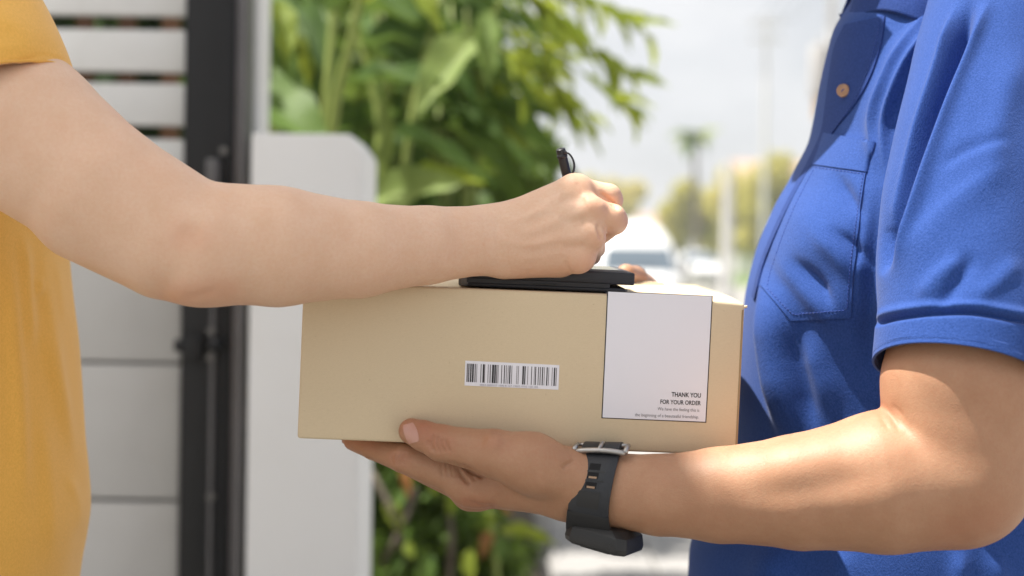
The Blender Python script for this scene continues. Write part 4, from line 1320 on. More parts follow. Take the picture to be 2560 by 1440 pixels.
# ================================================================== PEOPLE
M_skinA = skin_mat('pale_skin', (0.70, 0.455, 0.31), (0.66, 0.34, 0.215), (0.75, 0.515, 0.37), 0.14)
M_skinB = skin_mat('tan_skin', (0.385, 0.205, 0.117), (0.385, 0.15, 0.085), (0.45, 0.255, 0.153), 0.12)
M_nail = plain('fingernail', (0.52, 0.28, 0.22), 0.28, 0.05, 60, spec=0.5)
M_yellow = cloth_mat('yellow_cotton', (0.80, 0.43, 0.085), 900, 0.25, 0.05, 0.25)
M_blue = cloth_mat('blue_pique', (0.018, 0.060, 0.250), 1000, 0.45, 0.14, 0.10)
M_bluerib = cloth_mat('blue_rib_knit', (0.012, 0.040, 0.185), 900, 0.35, 0.15, 0.05, ribs=(210, 'Z'))
M_bluedark = cloth_mat('blue_stitching', (0.020, 0.055, 0.28), 900, 0.2, 0.1, 0.2)
M_jeans = cloth_mat('dark_trousers', (0.03, 0.035, 0.06), 400, 0.3, 0.2, 0.1)
M_shoe = plain('dark_shoe', (0.03, 0.028, 0.027), 0.5)
M_hair = plain('black_hair', (0.012, 0.010, 0.009), 0.5, 0.3, 80)

def carve(Q2, front, pts, depth, w, ends=0.25):
    return -ridge(Q2, pts, depth, w, w, ends) * front

def body_mesh(name, parts, mat, parent, flush_fn):
    """joins (verts, quads) islands into one body mesh with a 'flush' attribute"""
    off = 0; VV, QQ, FL = [], [], []
    for V, Q in parts:
        VV.append(V); QQ.append(Q + off); off += len(V); FL.append(flush_fn(V))
    V, Q, fl = np.concatenate(VV), np.concatenate(QQ), np.concatenate(FL)
    o = mesh_obj(name, V, Q, mat, parent, smooth=True)
    at = o.data.attributes.new('flush', 'FLOAT', 'POINT')
    if len(fl) == len(o.data.vertices): at.data.foreach_set('value', fl.astype(np.float32))
    return o, V, Q

def head_cones(c, facing, s=1.0):
    """coarse head: c = middle of the skull, facing = unit x direction"""
    c = np.array(c, float); f = np.array(facing, float); up = np.array([0, 0, 1.0]); sd = np.cross(up, f)
    k = 0.02
    out = [wcone(c + up * .03 - f * .015, c + up * .03 + f * .02, .088, .082, k), wcone(c - up * .03 + f * .045, c - up * .075 + f * .055, .062, .040, .03),
           wcone(c - up * .07 - f * .02, c - up * .22 - f * .13, .052, .055, .03),
           wcone(c + up * .005 + f * .092, c - up * .032 + f * .112, .010, .013, .012),
           wcone(c - up * .058 + f * .088 - sd * .018, c - up * .058 + f * .088 + sd * .018, .010, .010, .008)]
    for q in (-1, 1):
        out.append(wcone(c + sd * .078 * q + up * .01 - f * .01, c + sd * .078 * q - up * .03 - f * .005, .013, .010, .008))
        out.append(wcone(c + f * .085 + sd * .03 * q + up * .028, c + f * .085 + sd * .045 * q + up * .026, .009, .008, .01))
    return out


def yoke(parent, lo, hi, cones, mat):
    """shoulder cloth joining trunk and sleeves (above the frame)"""
    f = Field(lo, hi, 0.006)
    for c in cones: f.union(c)
    V, Q = f.mesh(2)
    mesh_obj('yoke', V, Q, mat, parent)
# ------------------------------------------------------------------ PERSON SIGNING (yellow shirt)
pa = thing('person', 'person in yellow short sleeves signing on the tablet with a pale bare arm', 'person', (-0.52, 1.26, 0))
NZ = (0.1, -1.0, 0.1)
armA = [
    cone((-190, 60, 1.145, 170), (60, 330, 1.09, 197), 16),
    cone((60, 330, 1.09, 198), (250, 475, 1.078, 172), 16),
    cone((250, 475, 1.078, 172), (500, 612, 1.078, 150), 16),
    cone((240, 494, 1.080, 170), (420, 600, 1.076, 149), 16),
    cone((420, 596, 1.075, 146), (530, 618, 1.075, 148), 16),
    cone((500, 562, 1.078, 108), (640, 590, 1.085, 127), 16),
    cone((500, 612, 1.078, 150), (700, 617, 1.092, 147), 16),
    cone((700, 616, 1.092, 149), (900, 624, 1.112, 119), 16),
    cone((900, 624, 1.112, 119), (1065, 613, 1.135, 96), 16),
    cone((1065, 613, 1.135, 96), (1215, 600, 1.152, 85), 16, (NZ, 0.82)),
    cone((1215, 600, 1.152, 85), (1275, 596, 1.154, 84), 16, (NZ, 0.68)),
    # back of the hand: four metacarpals and the edge of the palm
    cone((1262, 562, 1.163, 50), (1434, 484, 1.166, 47), 34),
    cone((1262, 588, 1.156, 50), (1462, 528, 1.152, 45), 36),
    cone((1262, 615, 1.153, 50), (1466, 588, 1.148, 44), 36),
    cone((1262, 640, 1.156, 46), (1440, 636, 1.152, 44), 34),
    cone((1268, 640, 1.163, 50), (1400, 648, 1.165, 46), 30),
    cone((1300, 590, 1.178, 60), (1420, 570, 1.188, 50), 34),
    # knuckles
    cone((1440, 474, 1.160, 36), (1446, 474, 1.160, 36), 26), cone((1484, 520, 1.142, 26), (1490, 524, 1.142, 26), 26),
    cone((1484, 588, 1.140, 26), (1487, 592, 1.140, 26), 26), cone((1452, 652, 1.146, 28), (1458, 648, 1.146, 28), 26),
    # index finger
    cone((1440, 482, 1.168, 42), (1521, 493, 1.172, 33), 12), cone((1521, 493, 1.172, 33), (1528, 500, 1.176, 31), 8),
    cone((1526, 500, 1.177, 30), (1488, 570, 1.205, 26), 6), cone((1488, 570, 1.205, 26), (1492, 622, 1.211, 22), 6),
    # middle finger
    cone((1474, 532, 1.150, 42), (1530, 546, 1.152, 36), 12), cone((1530, 546, 1.152, 36), (1537, 553, 1.155, 34), 8),
    cone((1532, 556, 1.157, 32), (1486, 596, 1.188, 27), 5), cone((1486, 596, 1.188, 27), (1480, 640, 1.200, 23), 6),
    # ring finger
    cone((1468, 588, 1.150, 40), (1474, 612, 1.172, 33), 12), cone((1474, 612, 1.172, 32), (1466, 626, 1.192, 27), 6), cone((1466, 626, 1.192, 27), (1440, 640, 1.205, 23), 6),
    # little finger
    cone((1444, 640, 1.153, 40), (1458, 648, 1.174, 31), 12), cone((1458, 648, 1.174, 30), (1446, 652, 1.192, 25), 6), cone((1446, 652, 1.192, 25), (1415, 655, 1.200, 21), 6),
    # thumb, on the far side against the stylus
    cone((1285, 560, 1.180, 52), (1370, 540, 1.205, 44), 26), cone((1370, 540, 1.205, 42), (1440, 560, 1.222, 34), 10), cone((1440, 560, 1.222, 34), (1484, 600, 1.222, 27), 8),
]
fa = Field(P(-330, -60, 1.05) + np.array([0, -0.06, -0.26]), P(1600, 300, 1.25) + np.array([0.01, 0.0, 0.08]), 0.00125)
for c in armA: fa.union(c)
VA, QA = fa.mesh(2)
del fa
NA = vnormals(VA, QA)
q = PX(VA); fr = sstep(-NA[:, 1], -0.1, 0.5)
dA = np.zeros(len(VA))
dA += ridge(q, [(1300, 560), (1380, 505), (1440, 472)], 0.0010, 11) * fr          # tendons
dA += ridge(q, [(1300, 590), (1400, 552), (1475, 522)], 0.0011, 12) * fr
dA += ridge(q, [(1300, 615), (1400, 598), (1475, 590)], 0.0009, 12) * fr
dA += ridge(q, [(1240, 600), (1330, 612), (1400, 590), (1430, 560)], 0.0005, 9) * fr   # veins
dA += ridge(q, [(1260, 560), (1330, 535), (1400, 520)], 0.0005, 9) * fr
dA += ridge(q, [(1290, 650), (1370, 640), (1440, 620)], 0.0004, 10) * fr
dA -= ridge(q, [(1395, 545), (1440, 555), (1470, 558)], 0.0016, 13) * fr           # hollows between knuckles
dA -= ridge(q, [(1395, 500), (1440, 500), (1470, 498)], 0.0014, 12) * fr
dA -= ridge(q, [(1400, 625), (1440, 618), (1470, 618)], 0.0012, 11) * fr
dA -= ridge(q, [(1250, 520), (1246, 600), (1256, 690)], 0.0008, 16) * fr           # wrist
dA -= ridge(q, [(1436, 690), (1420, 670), (1412, 650)], 0.0008, 5) * fr
dA -= ridge(q, [(1316, 700), (1322, 685), (1330, 672)], 0.0007, 5) * fr
dA -= ridge(q, [(1440, 455), (1452, 470), (1456, 490)], 0.0006, 4) * fr
dA -= ridge(q, [(440, 575), (480, 590), (515, 592)], 0.0018, 36, ends=.4) * fr      # elbow hollow and point
dA += ridge(q, [(420, 700), (470, 720), (540, 720)], 0.0028, 46, ends=.4) * fr
dA -= ridge(q, [(450, 738), (500, 735), (560, 722)], 0.0010, 11, ends=.4) * fr
dA += ridge(q, [(590, 520), (720, 545), (900, 575)], 0.0010, 60, ends=.4) * fr
dA -= ridge(q, [(440, 470), (560, 520), (640, 600)], 0.0016, 40, ends=.4) * fr
dA -= ridge(q, [(1498, 476), (1522, 498), (1552, 526)], 0.0028, 5) * fr
dA -= ridge(q, [(1494, 556), (1500, 580), (1508, 604)], 0.0022, 5) * fr
dA += vnoise(VA, 90, 3) * 0.00014 + vnoise(VA, 26, 4) * 0.0005
VA = VA + NA * dA[:, None]
def flushA(V):
    q = PX(V); f = np.zeros(len(V))
    for pts, a, w in (([(1480, 515), (1495, 520)], .45, 22), ([(1482, 590), (1490, 592)], .40, 20), ([(1540, 545), (1565, 550)], .45, 26), ([(1530, 490), (1555, 492)], .4, 26), ([(1440, 455), (1460, 460)], .35, 25),
                      ([(430, 745), (500, 735), (560, 725)], .55, 42), ([(450, 590), (500, 598)], .4, 40), ([(1440, 660), (1470, 655)], .35, 25), ([(1300, 690), (1400, 690)], .3, 24)):
        f += ridge(q, pts, a, w, ends=0)
    f += 0.20 * np.clip(vnoise(V, 45, 9), 0, 1) + 0.06 * sstep(vnoise(V, 300, 12), .5, .8)
    f += ridge(q, [(1210, 611), (1211, 612)], 1.0, 2.4, ends=0)
    return np.clip(f, 0, 1)
# coarse rest of the body, outside the frame or under the clothes
fb = Field((-0.86, 0.98, 0.05), (-0.36, 1.62, 1.76), 0.008)
hA = head_cones((-0.54, 1.28, 1.60), (1, 0, 0))
tors = [wcone((-0.60, 1.27, 1.34), (-0.60, 1.36, 1.34), .06, .06, .05), wcone((-0.60, 1.27, 1.28), (-0.60, 1.28, 0.98), .085, .085, .05), wcone((-0.60, 1.33, 1.28), (-0.60, 1.32, 0.98), .085, .085, .05),
        wcone((-0.59, 1.25, 0.80), (-0.58, 1.20, 0.50), .082, .058, .03), wcone((-0.58, 1.20, 0.50), (-0.60, 1.20, 0.10), .058, .040, .02),
        wcone((-0.59, 1.36, 0.80), (-0.58, 1.40, 0.50), .082, .058, .03), wcone((-0.58, 1.40, 0.50), (-0.60, 1.40, 0.10), .058, .040, .02),
        wcone((-0.61, 1.43, 1.36), (-0.63, 1.50, 1.10), .046, .040, .03), wcone((-0.63, 1.50, 1.10), (-0.56, 1.52, 0.88), .040, .030, .02), wcone((-0.56, 1.52, 0.88), (-0.54, 1.52, 0.80), .032, .020, .02)]
for c in hA + tors: fb.union(c)
VB, QB = fb.mesh(2)
bodyA, _, _ = body_mesh('body', [(VA, QA), (VB, QB)], M_skinA, pa, flushA)
bvhA = BVHTree.FromPolygons([tuple(p) for p in VA], [tuple(f) for f in QA])

# hair
fh = Field((-0.72, 1.12, 1.40), (-0.40, 1.44, 1.76), 0.006)
for c in (wcone((-0.565, 1.28, 1.645), (-0.535, 1.28, 1.65), .102, .090, .02), wcone((-0.60, 1.28, 1.62), (-0.615, 1.28, 1.50), .085, .07, .03)): fh.union(c)
Vh, Qh = fh.mesh(1); mesh_obj('hair', Vh, Qh, M_hair, pa)

# trousers and shoes
def trousers(parent, xy, top, mat, dirx):
    f = Field((xy[0] - .22, xy[1] - .24, 0.05), (xy[0] + .22, xy[1] + .24, top + .06), 0.008)
    for s in (-1, 1):
        f.union(wcone((xy[0], xy[1] + s * .058, top - .02), (xy[0] + dirx * .01, xy[1] + s * .095, .50), .088, .082, .05))
        f.union(wcone((xy[0] + dirx * .01, xy[1] + s * .10, .50), (xy[0], xy[1] + s * .10, .10), .085, .072, .03))
    V, Q = f.mesh(1)
    mesh_obj('trousers', V, Q, mat, parent)
    for s in (-1, 1):
        f = Field((xy[0] - .24, xy[1] + s * .10 - .08, -0.01), (xy[0] + .24, xy[1] + s * .10 + .08, .16), 0.005)
        y = xy[1] + s * .10
        f.union(wcone((xy[0] - dirx * .05, y, .046), (xy[0] + dirx * .06, y, .045), .043, .046, .02)); f.union(wcone((xy[0] + dirx * .06, y, .045), (xy[0] + dirx * .16, y, .036), .046, .034, .02))
        f.union(wcone((xy[0] - dirx * .03, y, .05), (xy[0] - dirx * .03, y, .12), .042, .045, .02))
        V, Q = f.mesh(1); V[:, 2] = np.maximum(V[:, 2], 0.004)
        mesh_obj('shoe', V, Q, M_shoe, parent)
trousers(pa, (-0.60, 1.30), 0.86, M_jeans, 1)

# yellow shirt: torso sheet with soft folds
def torso_loft(rows, nth, pexp=2.4):
    """rows: (z, x_front, x_back, y_near, y_far); rings dense all round"""
    rows = np.array(rows, float)
    th = np.linspace(0, 2 * np.pi, nth, endpoint=False)
    ca, sa = np.cos(th), np.sin(th)
    u = np.sign(ca) * np.abs(ca) ** (2 / pexp); v = np.sign(sa) * np.abs(sa) ** (2 / pexp)
    cx_, cy_ = (rows[:, 1] + rows[:, 2]) / 2, (rows[:, 3] + rows[:, 4]) / 2
    hx, hy = np.abs(rows[:, 2] - rows[:, 1]) / 2, (rows[:, 4] - rows[:, 3]) / 2
    V = np.stack([cx_[:, None] + hx[:, None] * u[None], cy_[:, None] + hy[:, None] * v[None], np.repeat(rows[:, 0:1], nth, 1)], -1)
    nr = len(rows)
    i = np.arange(nr - 1)[:, None] * nth; k = np.arange(nth)[None]
    Fq = np.stack([i + k, i + (k + 1) % nth, i + nth + (k + 1) % nth, i + nth + k], -1).reshape(-1, 4)
    return V.reshape(-1, 3), Fq

def interp_rows(keys, n):
    keys = np.array(keys, float)
    s = smooth_pts(keys, 12)
    t = np.linspace(0, len(s) - 1, n)
    return np.stack([np.interp(t, np.arange(len(s)), s[:, j]) for j in range(s.shape[1])], 1)

shA = mesh_obj('shirt', *[x for x in (lambda: None,) if False] or ([(0, 0, 0)], []), M_yellow, pa) if False else None
keysA = []
for (py, px) in ((-60, 20), (60, 90), (200, 120), (400, 145), (560, 158), (640, 165), (760, 178), (860, 190), (1000, 199), (1110, 206), (1200, 216), (1290, 221), (1370, 210), (1440, 196), (1560, 180), (1800, 150)):
    p = P(px - 26, py, 1.30)
    keysA.append((p[2], p[0], -0.76, 1.14 if py > 500 else 1.14 + (500 - py) * 0.0001, 1.48))
rowsA = interp_rows(keysA, 260)
VT, QT = torso_loft(rowsA, 300, 2.2)
NT = vnormals(VT, QT)
if NT[0] @ (VT[0] - VT.mean(0)) < 0: QT = QT[:, ::-1]; NT = -NT
q = PX(VT); fr = sstep(-NT[:, 1], -0.35, 0.35)
d = np.zeros(len(VT))
for pts, a, wl_a, wr_a in (
    ([(55, 560), (62, 640), (70, 760), (80, 900)], 0.0042, 18, 13), ([(105, 590), (112, 700), (130, 830), (150, 960), (190, 1150)], 0.0040, 24, 16), ([(140, 640), (150, 720), (165, 820)], 0.0030, 18, 12),
    ([(100, 780), (140, 960), (175, 1090), (205, 1200)], 0.0036, 22, 14), ([(20, 600), (30, 800), (45, 1000), (60, 1300)], 0.0045, 22, 16), ([(95, 1000), (120, 1200), (130, 1440)], 0.0030, 26, 20),
    ([(92, 690), (98, 715), (90, 745)], 0.003, 8, 8), ([(165, 1180), (200, 1270), (195, 1340)], 0.003, 16, 12)):
    d += ridge(q, pts, a, wl_a, wr_a, 0.3) * fr
d += vnoise(VT * np.array([1, 1, 0.35]), 60, 5) * 0.0016
VT = VT + NT * d[:, None]
shirtA = mesh_obj('shirt', VT, QT, M_yellow, pa)
# sleeve: open tube round the upper arm, hem following the photograph
def sleeve(name, axis, nt, nr, parent, mat, hem_fn, fold_fn, thick=0.0016, end_w=None):
    """axis: list of (point, radius_u, radius_w); rings are perpendicular to the axis; the last ring is the hem"""
    pts = smooth_pts([np.concatenate([np.array(p), [a, b]]) for p, a, b in axis], 10)
    t = np.linspace(0, len(pts) - 1, nr)
    R_ = np.stack([np.interp(t, np.arange(len(pts)), pts[:, j]) for j in range(5)], 1)
    th = np.linspace(0, 2 * np.pi, nt, endpoint=False)
    V = np.zeros((nr, nt, 3))
    for i in range(nr):
        dd = R_[min(i + 1, nr - 1), :3] - R_[max(i - 1, 0), :3]; dd /= np.linalg.norm(dd)
        w = np.array([0, -1.0, 0]); w -= dd * (w @ dd); w /= np.linalg.norm(w); u = np.cross(w, dd)
        V[i] = R_[i, :3] + np.cos(th)[:, None] * u * R_[i, 3] + np.sin(th)[:, None] * w * R_[i, 4]
    V = hem_fn(V, th) if hem_fn else V
    i = np.arange(nr - 1)[:, None] * nt; k = np.arange(nt)[None]
    Q = np.stack([i + k, i + (k + 1) % nt, i + nt + (k + 1) % nt, i + nt + k], -1).reshape(-1, 4)
    V = V.reshape(-1, 3)
    N = vnormals(V, Q)
    c = np.repeat(R_[:, :3], nt, 0)
    if np.mean(np.sum(N * (V - c), 1)) < 0: N = -N; Q = Q[:, ::-1]
    V = V + N * fold_fn(V, N)[:, None]
    # inner layer and rim
    n = len(V)
    Vi = V - N * thick
    rim = np.arange(nt) + (nr - 1) * nt
    rq = np.stack([rim, np.roll(rim, -1), np.roll(rim, -1) + n, rim + n], 1)
    return mesh_obj(name, np.concatenate([V, Vi]), np.concatenate([Q, Q[:, ::-1] + n, rq]), mat, parent), V, Q
def hemA(V, th):
    return V
axA = [(P(-205, -270, 1.185), .036, .052), (P(-185, -190, 1.165), .050, .064), (P(-145, -60, 1.135), .0590, .066), (P(-108, 70, 1.112), .0690, .069), (P(-70, 180, 1.100), .0720, .0765), (P(-53, 240, 1.098), .0735, .0785)]
def foldA(V, N):
    q = PX(V); f = sstep(-N[:, 1], -.3, .3); d = np.zeros(len(V))
    d += ridge(q, [(-60, 20), (20, 60), (130, 140)], 0.0020, 40, 26, .4) * f
    d += ridge(q, [(-40, 110), (30, 120), (110, 130)], 0.0014, 22, 18, .4) * f
    d -= ridge(q, [(-60, 186), (0, 176), (60, 150), (110, 138), (170, 152)], 0.0009, 4, 4, 0) * f
    d += vnoise(V, 45, 8) * 0.0008
    return d
sleeve('sleeve', axA, 200, 110, shirtA, M_yellow, None, foldA, 0.002)

sA = P(-205, -235, 1.185)
yoke(shirtA, (-0.86, 1.02, 1.05), (-0.40, 1.66, 1.56), [wcone((-0.60, 1.29, 1.425), sA, .058, .054, .05), wcone((-0.60, 1.29, 1.425), (-0.63, 1.45, 1.40), .058, .054, .05), wcone((-0.63, 1.45, 1.40), (-0.64, 1.515, 1.20), .058, .062, .03),
     wcone((-0.62, 1.23, 1.37), (-0.62, 1.39, 1.37), .095, .095, .06), wcone((-0.62, 1.24, 1.30), (-0.62, 1.38, 1.30), .09, .09, .05)], M_yellow)

# ------------------------------------------------------------------ COURIER (blue polo shirt)
pb = thing('person', 'person in a blue polo shirt holding the parcel on an upturned tan hand', 'person', (0.46, 1.36, 0))
NB = (0, -1, 0.0)
armB = [
    cone((2520, -60, 1.245, 120), (2420, 700, 1.117, 160), 16),
    cone((2420, 700, 1.117, 160), (2402, 960, 1.092, 190), 16),
    cone((2402, 960, 1.092, 192), (2392, 1180, 1.088, 184), 16),
    cone((2392, 1185, 1.088, 184), (2210, 1205, 1.092, 176), 16),
    cone((2210, 1205, 1.092, 176), (2000, 1230, 1.102, 142), 16),
    cone((2000, 1230, 1.102, 142), (1800, 1238, 1.114, 116), 16),
    cone((1800, 1238, 1.114, 116), (1650, 1237, 1.126, 98), 16),
    cone((1650, 1237, 1.126, 98), (1520, 1224, 1.136, 92), 16, (NB, 0.85)),
    cone((1520, 1224, 1.136, 92), (1430, 1214, 1.142, 88), 16, (NB, 0.80)),
    # palm, turned up under the parcel
    cone((1430, 1212, 1.146, 84), (1178, 1205, 1.158, 54), 30),
    cone((1430, 1220, 1.165, 70), (1176, 1216, 1.182, 50), 36),
    cone((1430, 1216, 1.175, 62), (1190, 1210, 1.206, 46), 36),
    cone((1430, 1212, 1.185, 56), (1215, 1200, 1.228, 42), 36),
    # knuckle bumps under the hand
    cone((1172, 1220, 1.160, 46), (1190, 1222, 1.160, 46), 26),
    cone((1178, 1236, 1.185, 40), (1190, 1236, 1.185, 40), 26),
    # ball of the thumb and thumb, in front of the parcel's face
    cone((1425, 1190, 1.130, 66), (1330, 1158, 1.121, 70), 36),
    cone((1330, 1158, 1.121, 70), (1236, 1134, 1.121, 58), 40),
    cone((1236, 1134, 1.121, 58), (1105, 1108, 1.131, 45), 18),
    cone((1105, 1108, 1.131, 45), (1060, 1090, 1.135, 38), 10),
    cone((1060, 1090, 1.135, 38), (1030, 1078, 1.1385, 33), 8),
    # index finger
    cone((1176, 1200, 1.158, 52), (1010, 1145, 1.163, 37), 20), cone((1010, 1145, 1.163, 37), (935, 1118, 1.186, 31), 6), cone((935, 1118, 1.186, 31), (884, 1102, 1.203, 24), 5),
    # middle, ring, little finger further under
    cone((1176, 1214, 1.183, 48), (1000, 1140, 1.192, 36), 10), cone((1000, 1140, 1.192, 36), (920, 1104, 1.215, 30), 5), cone((920, 1104, 1.215, 30), (866, 1086, 1.235, 23), 5),
    cone((1190, 1208, 1.206, 44), (1030, 1128, 1.220, 34), 10), cone((1030, 1128, 1.220, 34), (950, 1092, 1.245, 28), 5), cone((950, 1092, 1.245, 28), (905, 1076, 1.262, 22), 5),
    cone((1215, 1198, 1.229, 40), (1085, 1118, 1.247, 30), 10), cone((1085, 1118, 1.247, 30), (1030, 1086, 1.270, 25), 5), cone((1030, 1086, 1.270, 25), (995, 1072, 1.283, 20), 5),
]
fbb = Field(P(840, 1400, 1.2) + np.array([0.0, -0.21, -0.02]), np.array([P(2560, 900, 1.1)[0] + 0.06, 1.31, P(2500, -60, 1.1)[2]]), 0.00125)
for c in armB: fbb.union(c)
VC, QC = fbb.mesh(2)
del fbb
NC = vnormals(VC, QC)
q = PX(VC); fr = sstep(-NC[:, 1], -0.1, 0.45)
dC = np.zeros(len(VC))
for k, x in enumerate((1086, 1098, 1110, 1122, 1078)):                                     # thumb knuckle creases
    dC -= ridge(q, [(x - 2, 1080 + 5 * k), (x - 6, 1108), (x + 4, 1138 - 2 * k)], 0.0017, 4.0) * fr
for k, x in enumerate((983, 994, 1003, 1012)):                                            # index knuckle creases
    dC -= ridge(q, [(x + 6, 1128), (x - 4, 1146), (x + 2, 1166)], 0.0013, 4) * fr
for x in (1104, 1116, 1128, 1138):
    dC -= ridge(q, [(x, 1150), (x + 1, 1172), (x + 6, 1196)], 0.0011, 4.2) * fr
dC -= ridge(q, [(1146, 1158), (1150, 1180), (1163, 1200), (1178, 1215)], 0.0030, 5) * fr         # web of the thumb
dC -= ridge(q, [(1150, 1160), (1180, 1178), (1212, 1196)], 0.0028, 5) * fr
dC -= ridge(q, [(1165, 1172), (1182, 1190), (1190, 1206)], 0.0014, 6) * fr
dC += ridge(q, [(1165, 1212), (1190, 1240), (1240, 1258)], 0.0016, 18, ends=.4) * fr
dC -= ridge(q, [(1160, 1248), (1200, 1262), (1260, 1268)], 0.0011, 6, ends=.4) * fr
dC += ridge(q, [(1205, 1100), (1240, 1108), (1262, 1120)], 0.0026, 26, ends=.4) * fr              # thumb joint bump
dC -= ridge(q, [(1405, 1172), (1425, 1158), (1440, 1148)], 0.0018, 5) * fr
dC -= ridge(q, [(1225, 1080), (1250, 1082), (1264, 1098)], 0.0006, 4) * fr
dC += ridge(q, [(1300, 1210), (1400, 1225), (1440, 1230)], 0.0014, 26, ends=.4) * fr
dC -= ridge(q, [(2204, 1012), (2230, 1040), (2255, 1085)], 0.0007, 5, ends=.35) * fr               # elbow crook creases
dC -= ridge(q, [(2196, 1030), (2216, 1060), (2230, 1080)], 0.0006, 5, ends=.35) * fr
dC -= ridge(q, [(2225, 1010), (2250, 1030), (2262, 1050)], 0.0005, 5, ends=.35) * fr
dC -= ridge(q, [(2200, 1010), (2245, 1065), (2290, 1110)], 0.0008, 50, ends=.35) * fr
dC += ridge(q, [(1850, 1180), (2000, 1150), (2150, 1090)], 0.0030, 60, ends=.4) * fr
dC -= ridge(q, [(1750, 1250), (2000, 1225), (2200, 1180), (2330, 1120)], 0.0022, 40, ends=.4) * fr
dC += vnoise(VC, 90, 13) * 0.0002 + vnoise(VC, 26, 14) * 0.0006
VC = VC + NC * dC[:, None]
def flushB(V):
    q = PX(V); f = np.zeros(len(V))
    for pts, a, w in (([(1010, 1060), (1050, 1080)], .55, 30), ([(1085, 1100), (1115, 1110)], .45, 26), ([(985, 1145), (1010, 1145)], .45, 24), ([(870, 1105), (930, 1115)], .55, 24), ([(1165, 1255), (1230, 1266)], .5, 16),
                      ([(1060, 1060), (1110, 1062)], .4, 18), ([(1225, 1105), (1250, 1110)], .25, 30), ([(2205, 1015), (2240, 1060)], .35, 18), ([(2380, 1330), (2480, 1300)], .35, 60)):
        f += ridge(q, pts, a, w, ends=0)
    f += 0.14 * np.clip(vnoise(V, 45, 19), 0, 1) + 0.10 * sstep(vnoise(V, 330, 22), .45, .8)
    return np.clip(f, 0, 1)
# the other arm, reaching round the far side; its thumb rests on the lid
armR = [
    wcone((0.47, 1.52, 1.36), (0.46, 1.58, 1.12), .052, .044, .03), wcone((0.46, 1.58, 1.12), (0.30, 1.53, 1.09), .044, .036, .03), wcone((0.30, 1.53, 1.09), (0.20, 1.475, 1.11), .034, .027, .02),
    wcone((0.205, 1.470, 1.112), (0.135, 1.452, 1.132), .033, .026, .02),
    # thumb
    wcone((0.165, 1.458, 1.142), P(1606, 724, 1.435), .021, .0155, .012), wcone(P(1606, 724, 1.435), P(1586, 698, 1.405), .0150, .0125, .006), wcone(P(1586, 698, 1.405), P(1566, 684, 1.378), .0125, .0095, .005),
    # fingers against the far face
    wcone((0.135, 1.447, 1.136), (0.070, 1.432, 1.128), .0130, .0110, .006), wcone((0.070, 1.432, 1.128), (0.030, 1.428, 1.122), .0108, .0085, .004),
    wcone((0.130, 1.450, 1.112), (0.062, 1.436, 1.106), .0130, .0110, .006), wcone((0.062, 1.436, 1.106), (0.020, 1.431, 1.100), .0108, .0085, .004),
    wcone((0.135, 1.452, 1.092), (0.070, 1.437, 1.085), .0125, .0105, .006), wcone((0.070, 1.437, 1.085), (0.032, 1.432, 1.080), .0104, .0082, .004),
    wcone((0.145, 1.452, 1.074), (0.090, 1.438, 1.066), .0112, .0095, .006), wcone((0.090, 1.438, 1.066), (0.060, 1.434, 1.062), .0094, .0076, .004),
]
fr_ = Field((-0.01, 1.30, 1.02), (0.24, 1.56, 1.21), 0.002)
fr2 = Field((0.0, 1.36, 1.00), (0.54, 1.66, 1.44), 0.004)
for c in armR: fr2.union(c); 
for c in armR: fr_.union(c)
V2, Q2 = fr2.mesh(1)
V1, Q1 = fr_.mesh(2)
keep = (V2[Q2].mean(1)[:, 0] > 0.225)
V2u, inv = np.unique(Q2[keep], return_inverse=True); V2 = V2[V2u]; Q2 = inv.reshape(-1, 4)
# coarse trunk, neck, head and legs
fb = Field((0.10, 1.02, 0.05), (0.76, 1.72, 1.86), 0.008)
hB = head_cones((0.297, 1.365, 1.665), (-0.94, 0, -0.34))
torB = [wcone((0.45, 1.32, 1.36), (0.45, 1.41, 1.36), .05, .05, .05), wcone((0.40, 1.32, 1.28), (0.40, 1.32, 0.98), .085, .085, .05), wcone((0.40, 1.40, 1.28), (0.40, 1.40, 0.98), .085, .085, .05),
        wcone((0.42, 1.29, 0.74), (0.44, 1.27, 0.50), .066, .058, .03), wcone((0.44, 1.27, 0.50), (0.46, 1.27, 0.10), .062, .042, .02),
        wcone((0.42, 1.43, 0.74), (0.44, 1.46, 0.50), .066, .058, .03), wcone((0.44, 1.46, 0.50), (0.46, 1.46, 0.10), .062, .042, .02),
        wcone((0.43, 1.36, 1.38), (0.385, 1.365, 1.52), .062, .056, .03)]
for c in hB + torB: fb.union(c)
VD, QD = fb.mesh(2)
bodyB, VBB, QBB = body_mesh('body', [(VC, QC), (V1, Q1), (V2, Q2), (VD, QD)], M_skinB, pb, flushB)
bvhB = BVHTree.FromPolygons([tuple(p) for p in VC], [tuple(f) for f in QC])

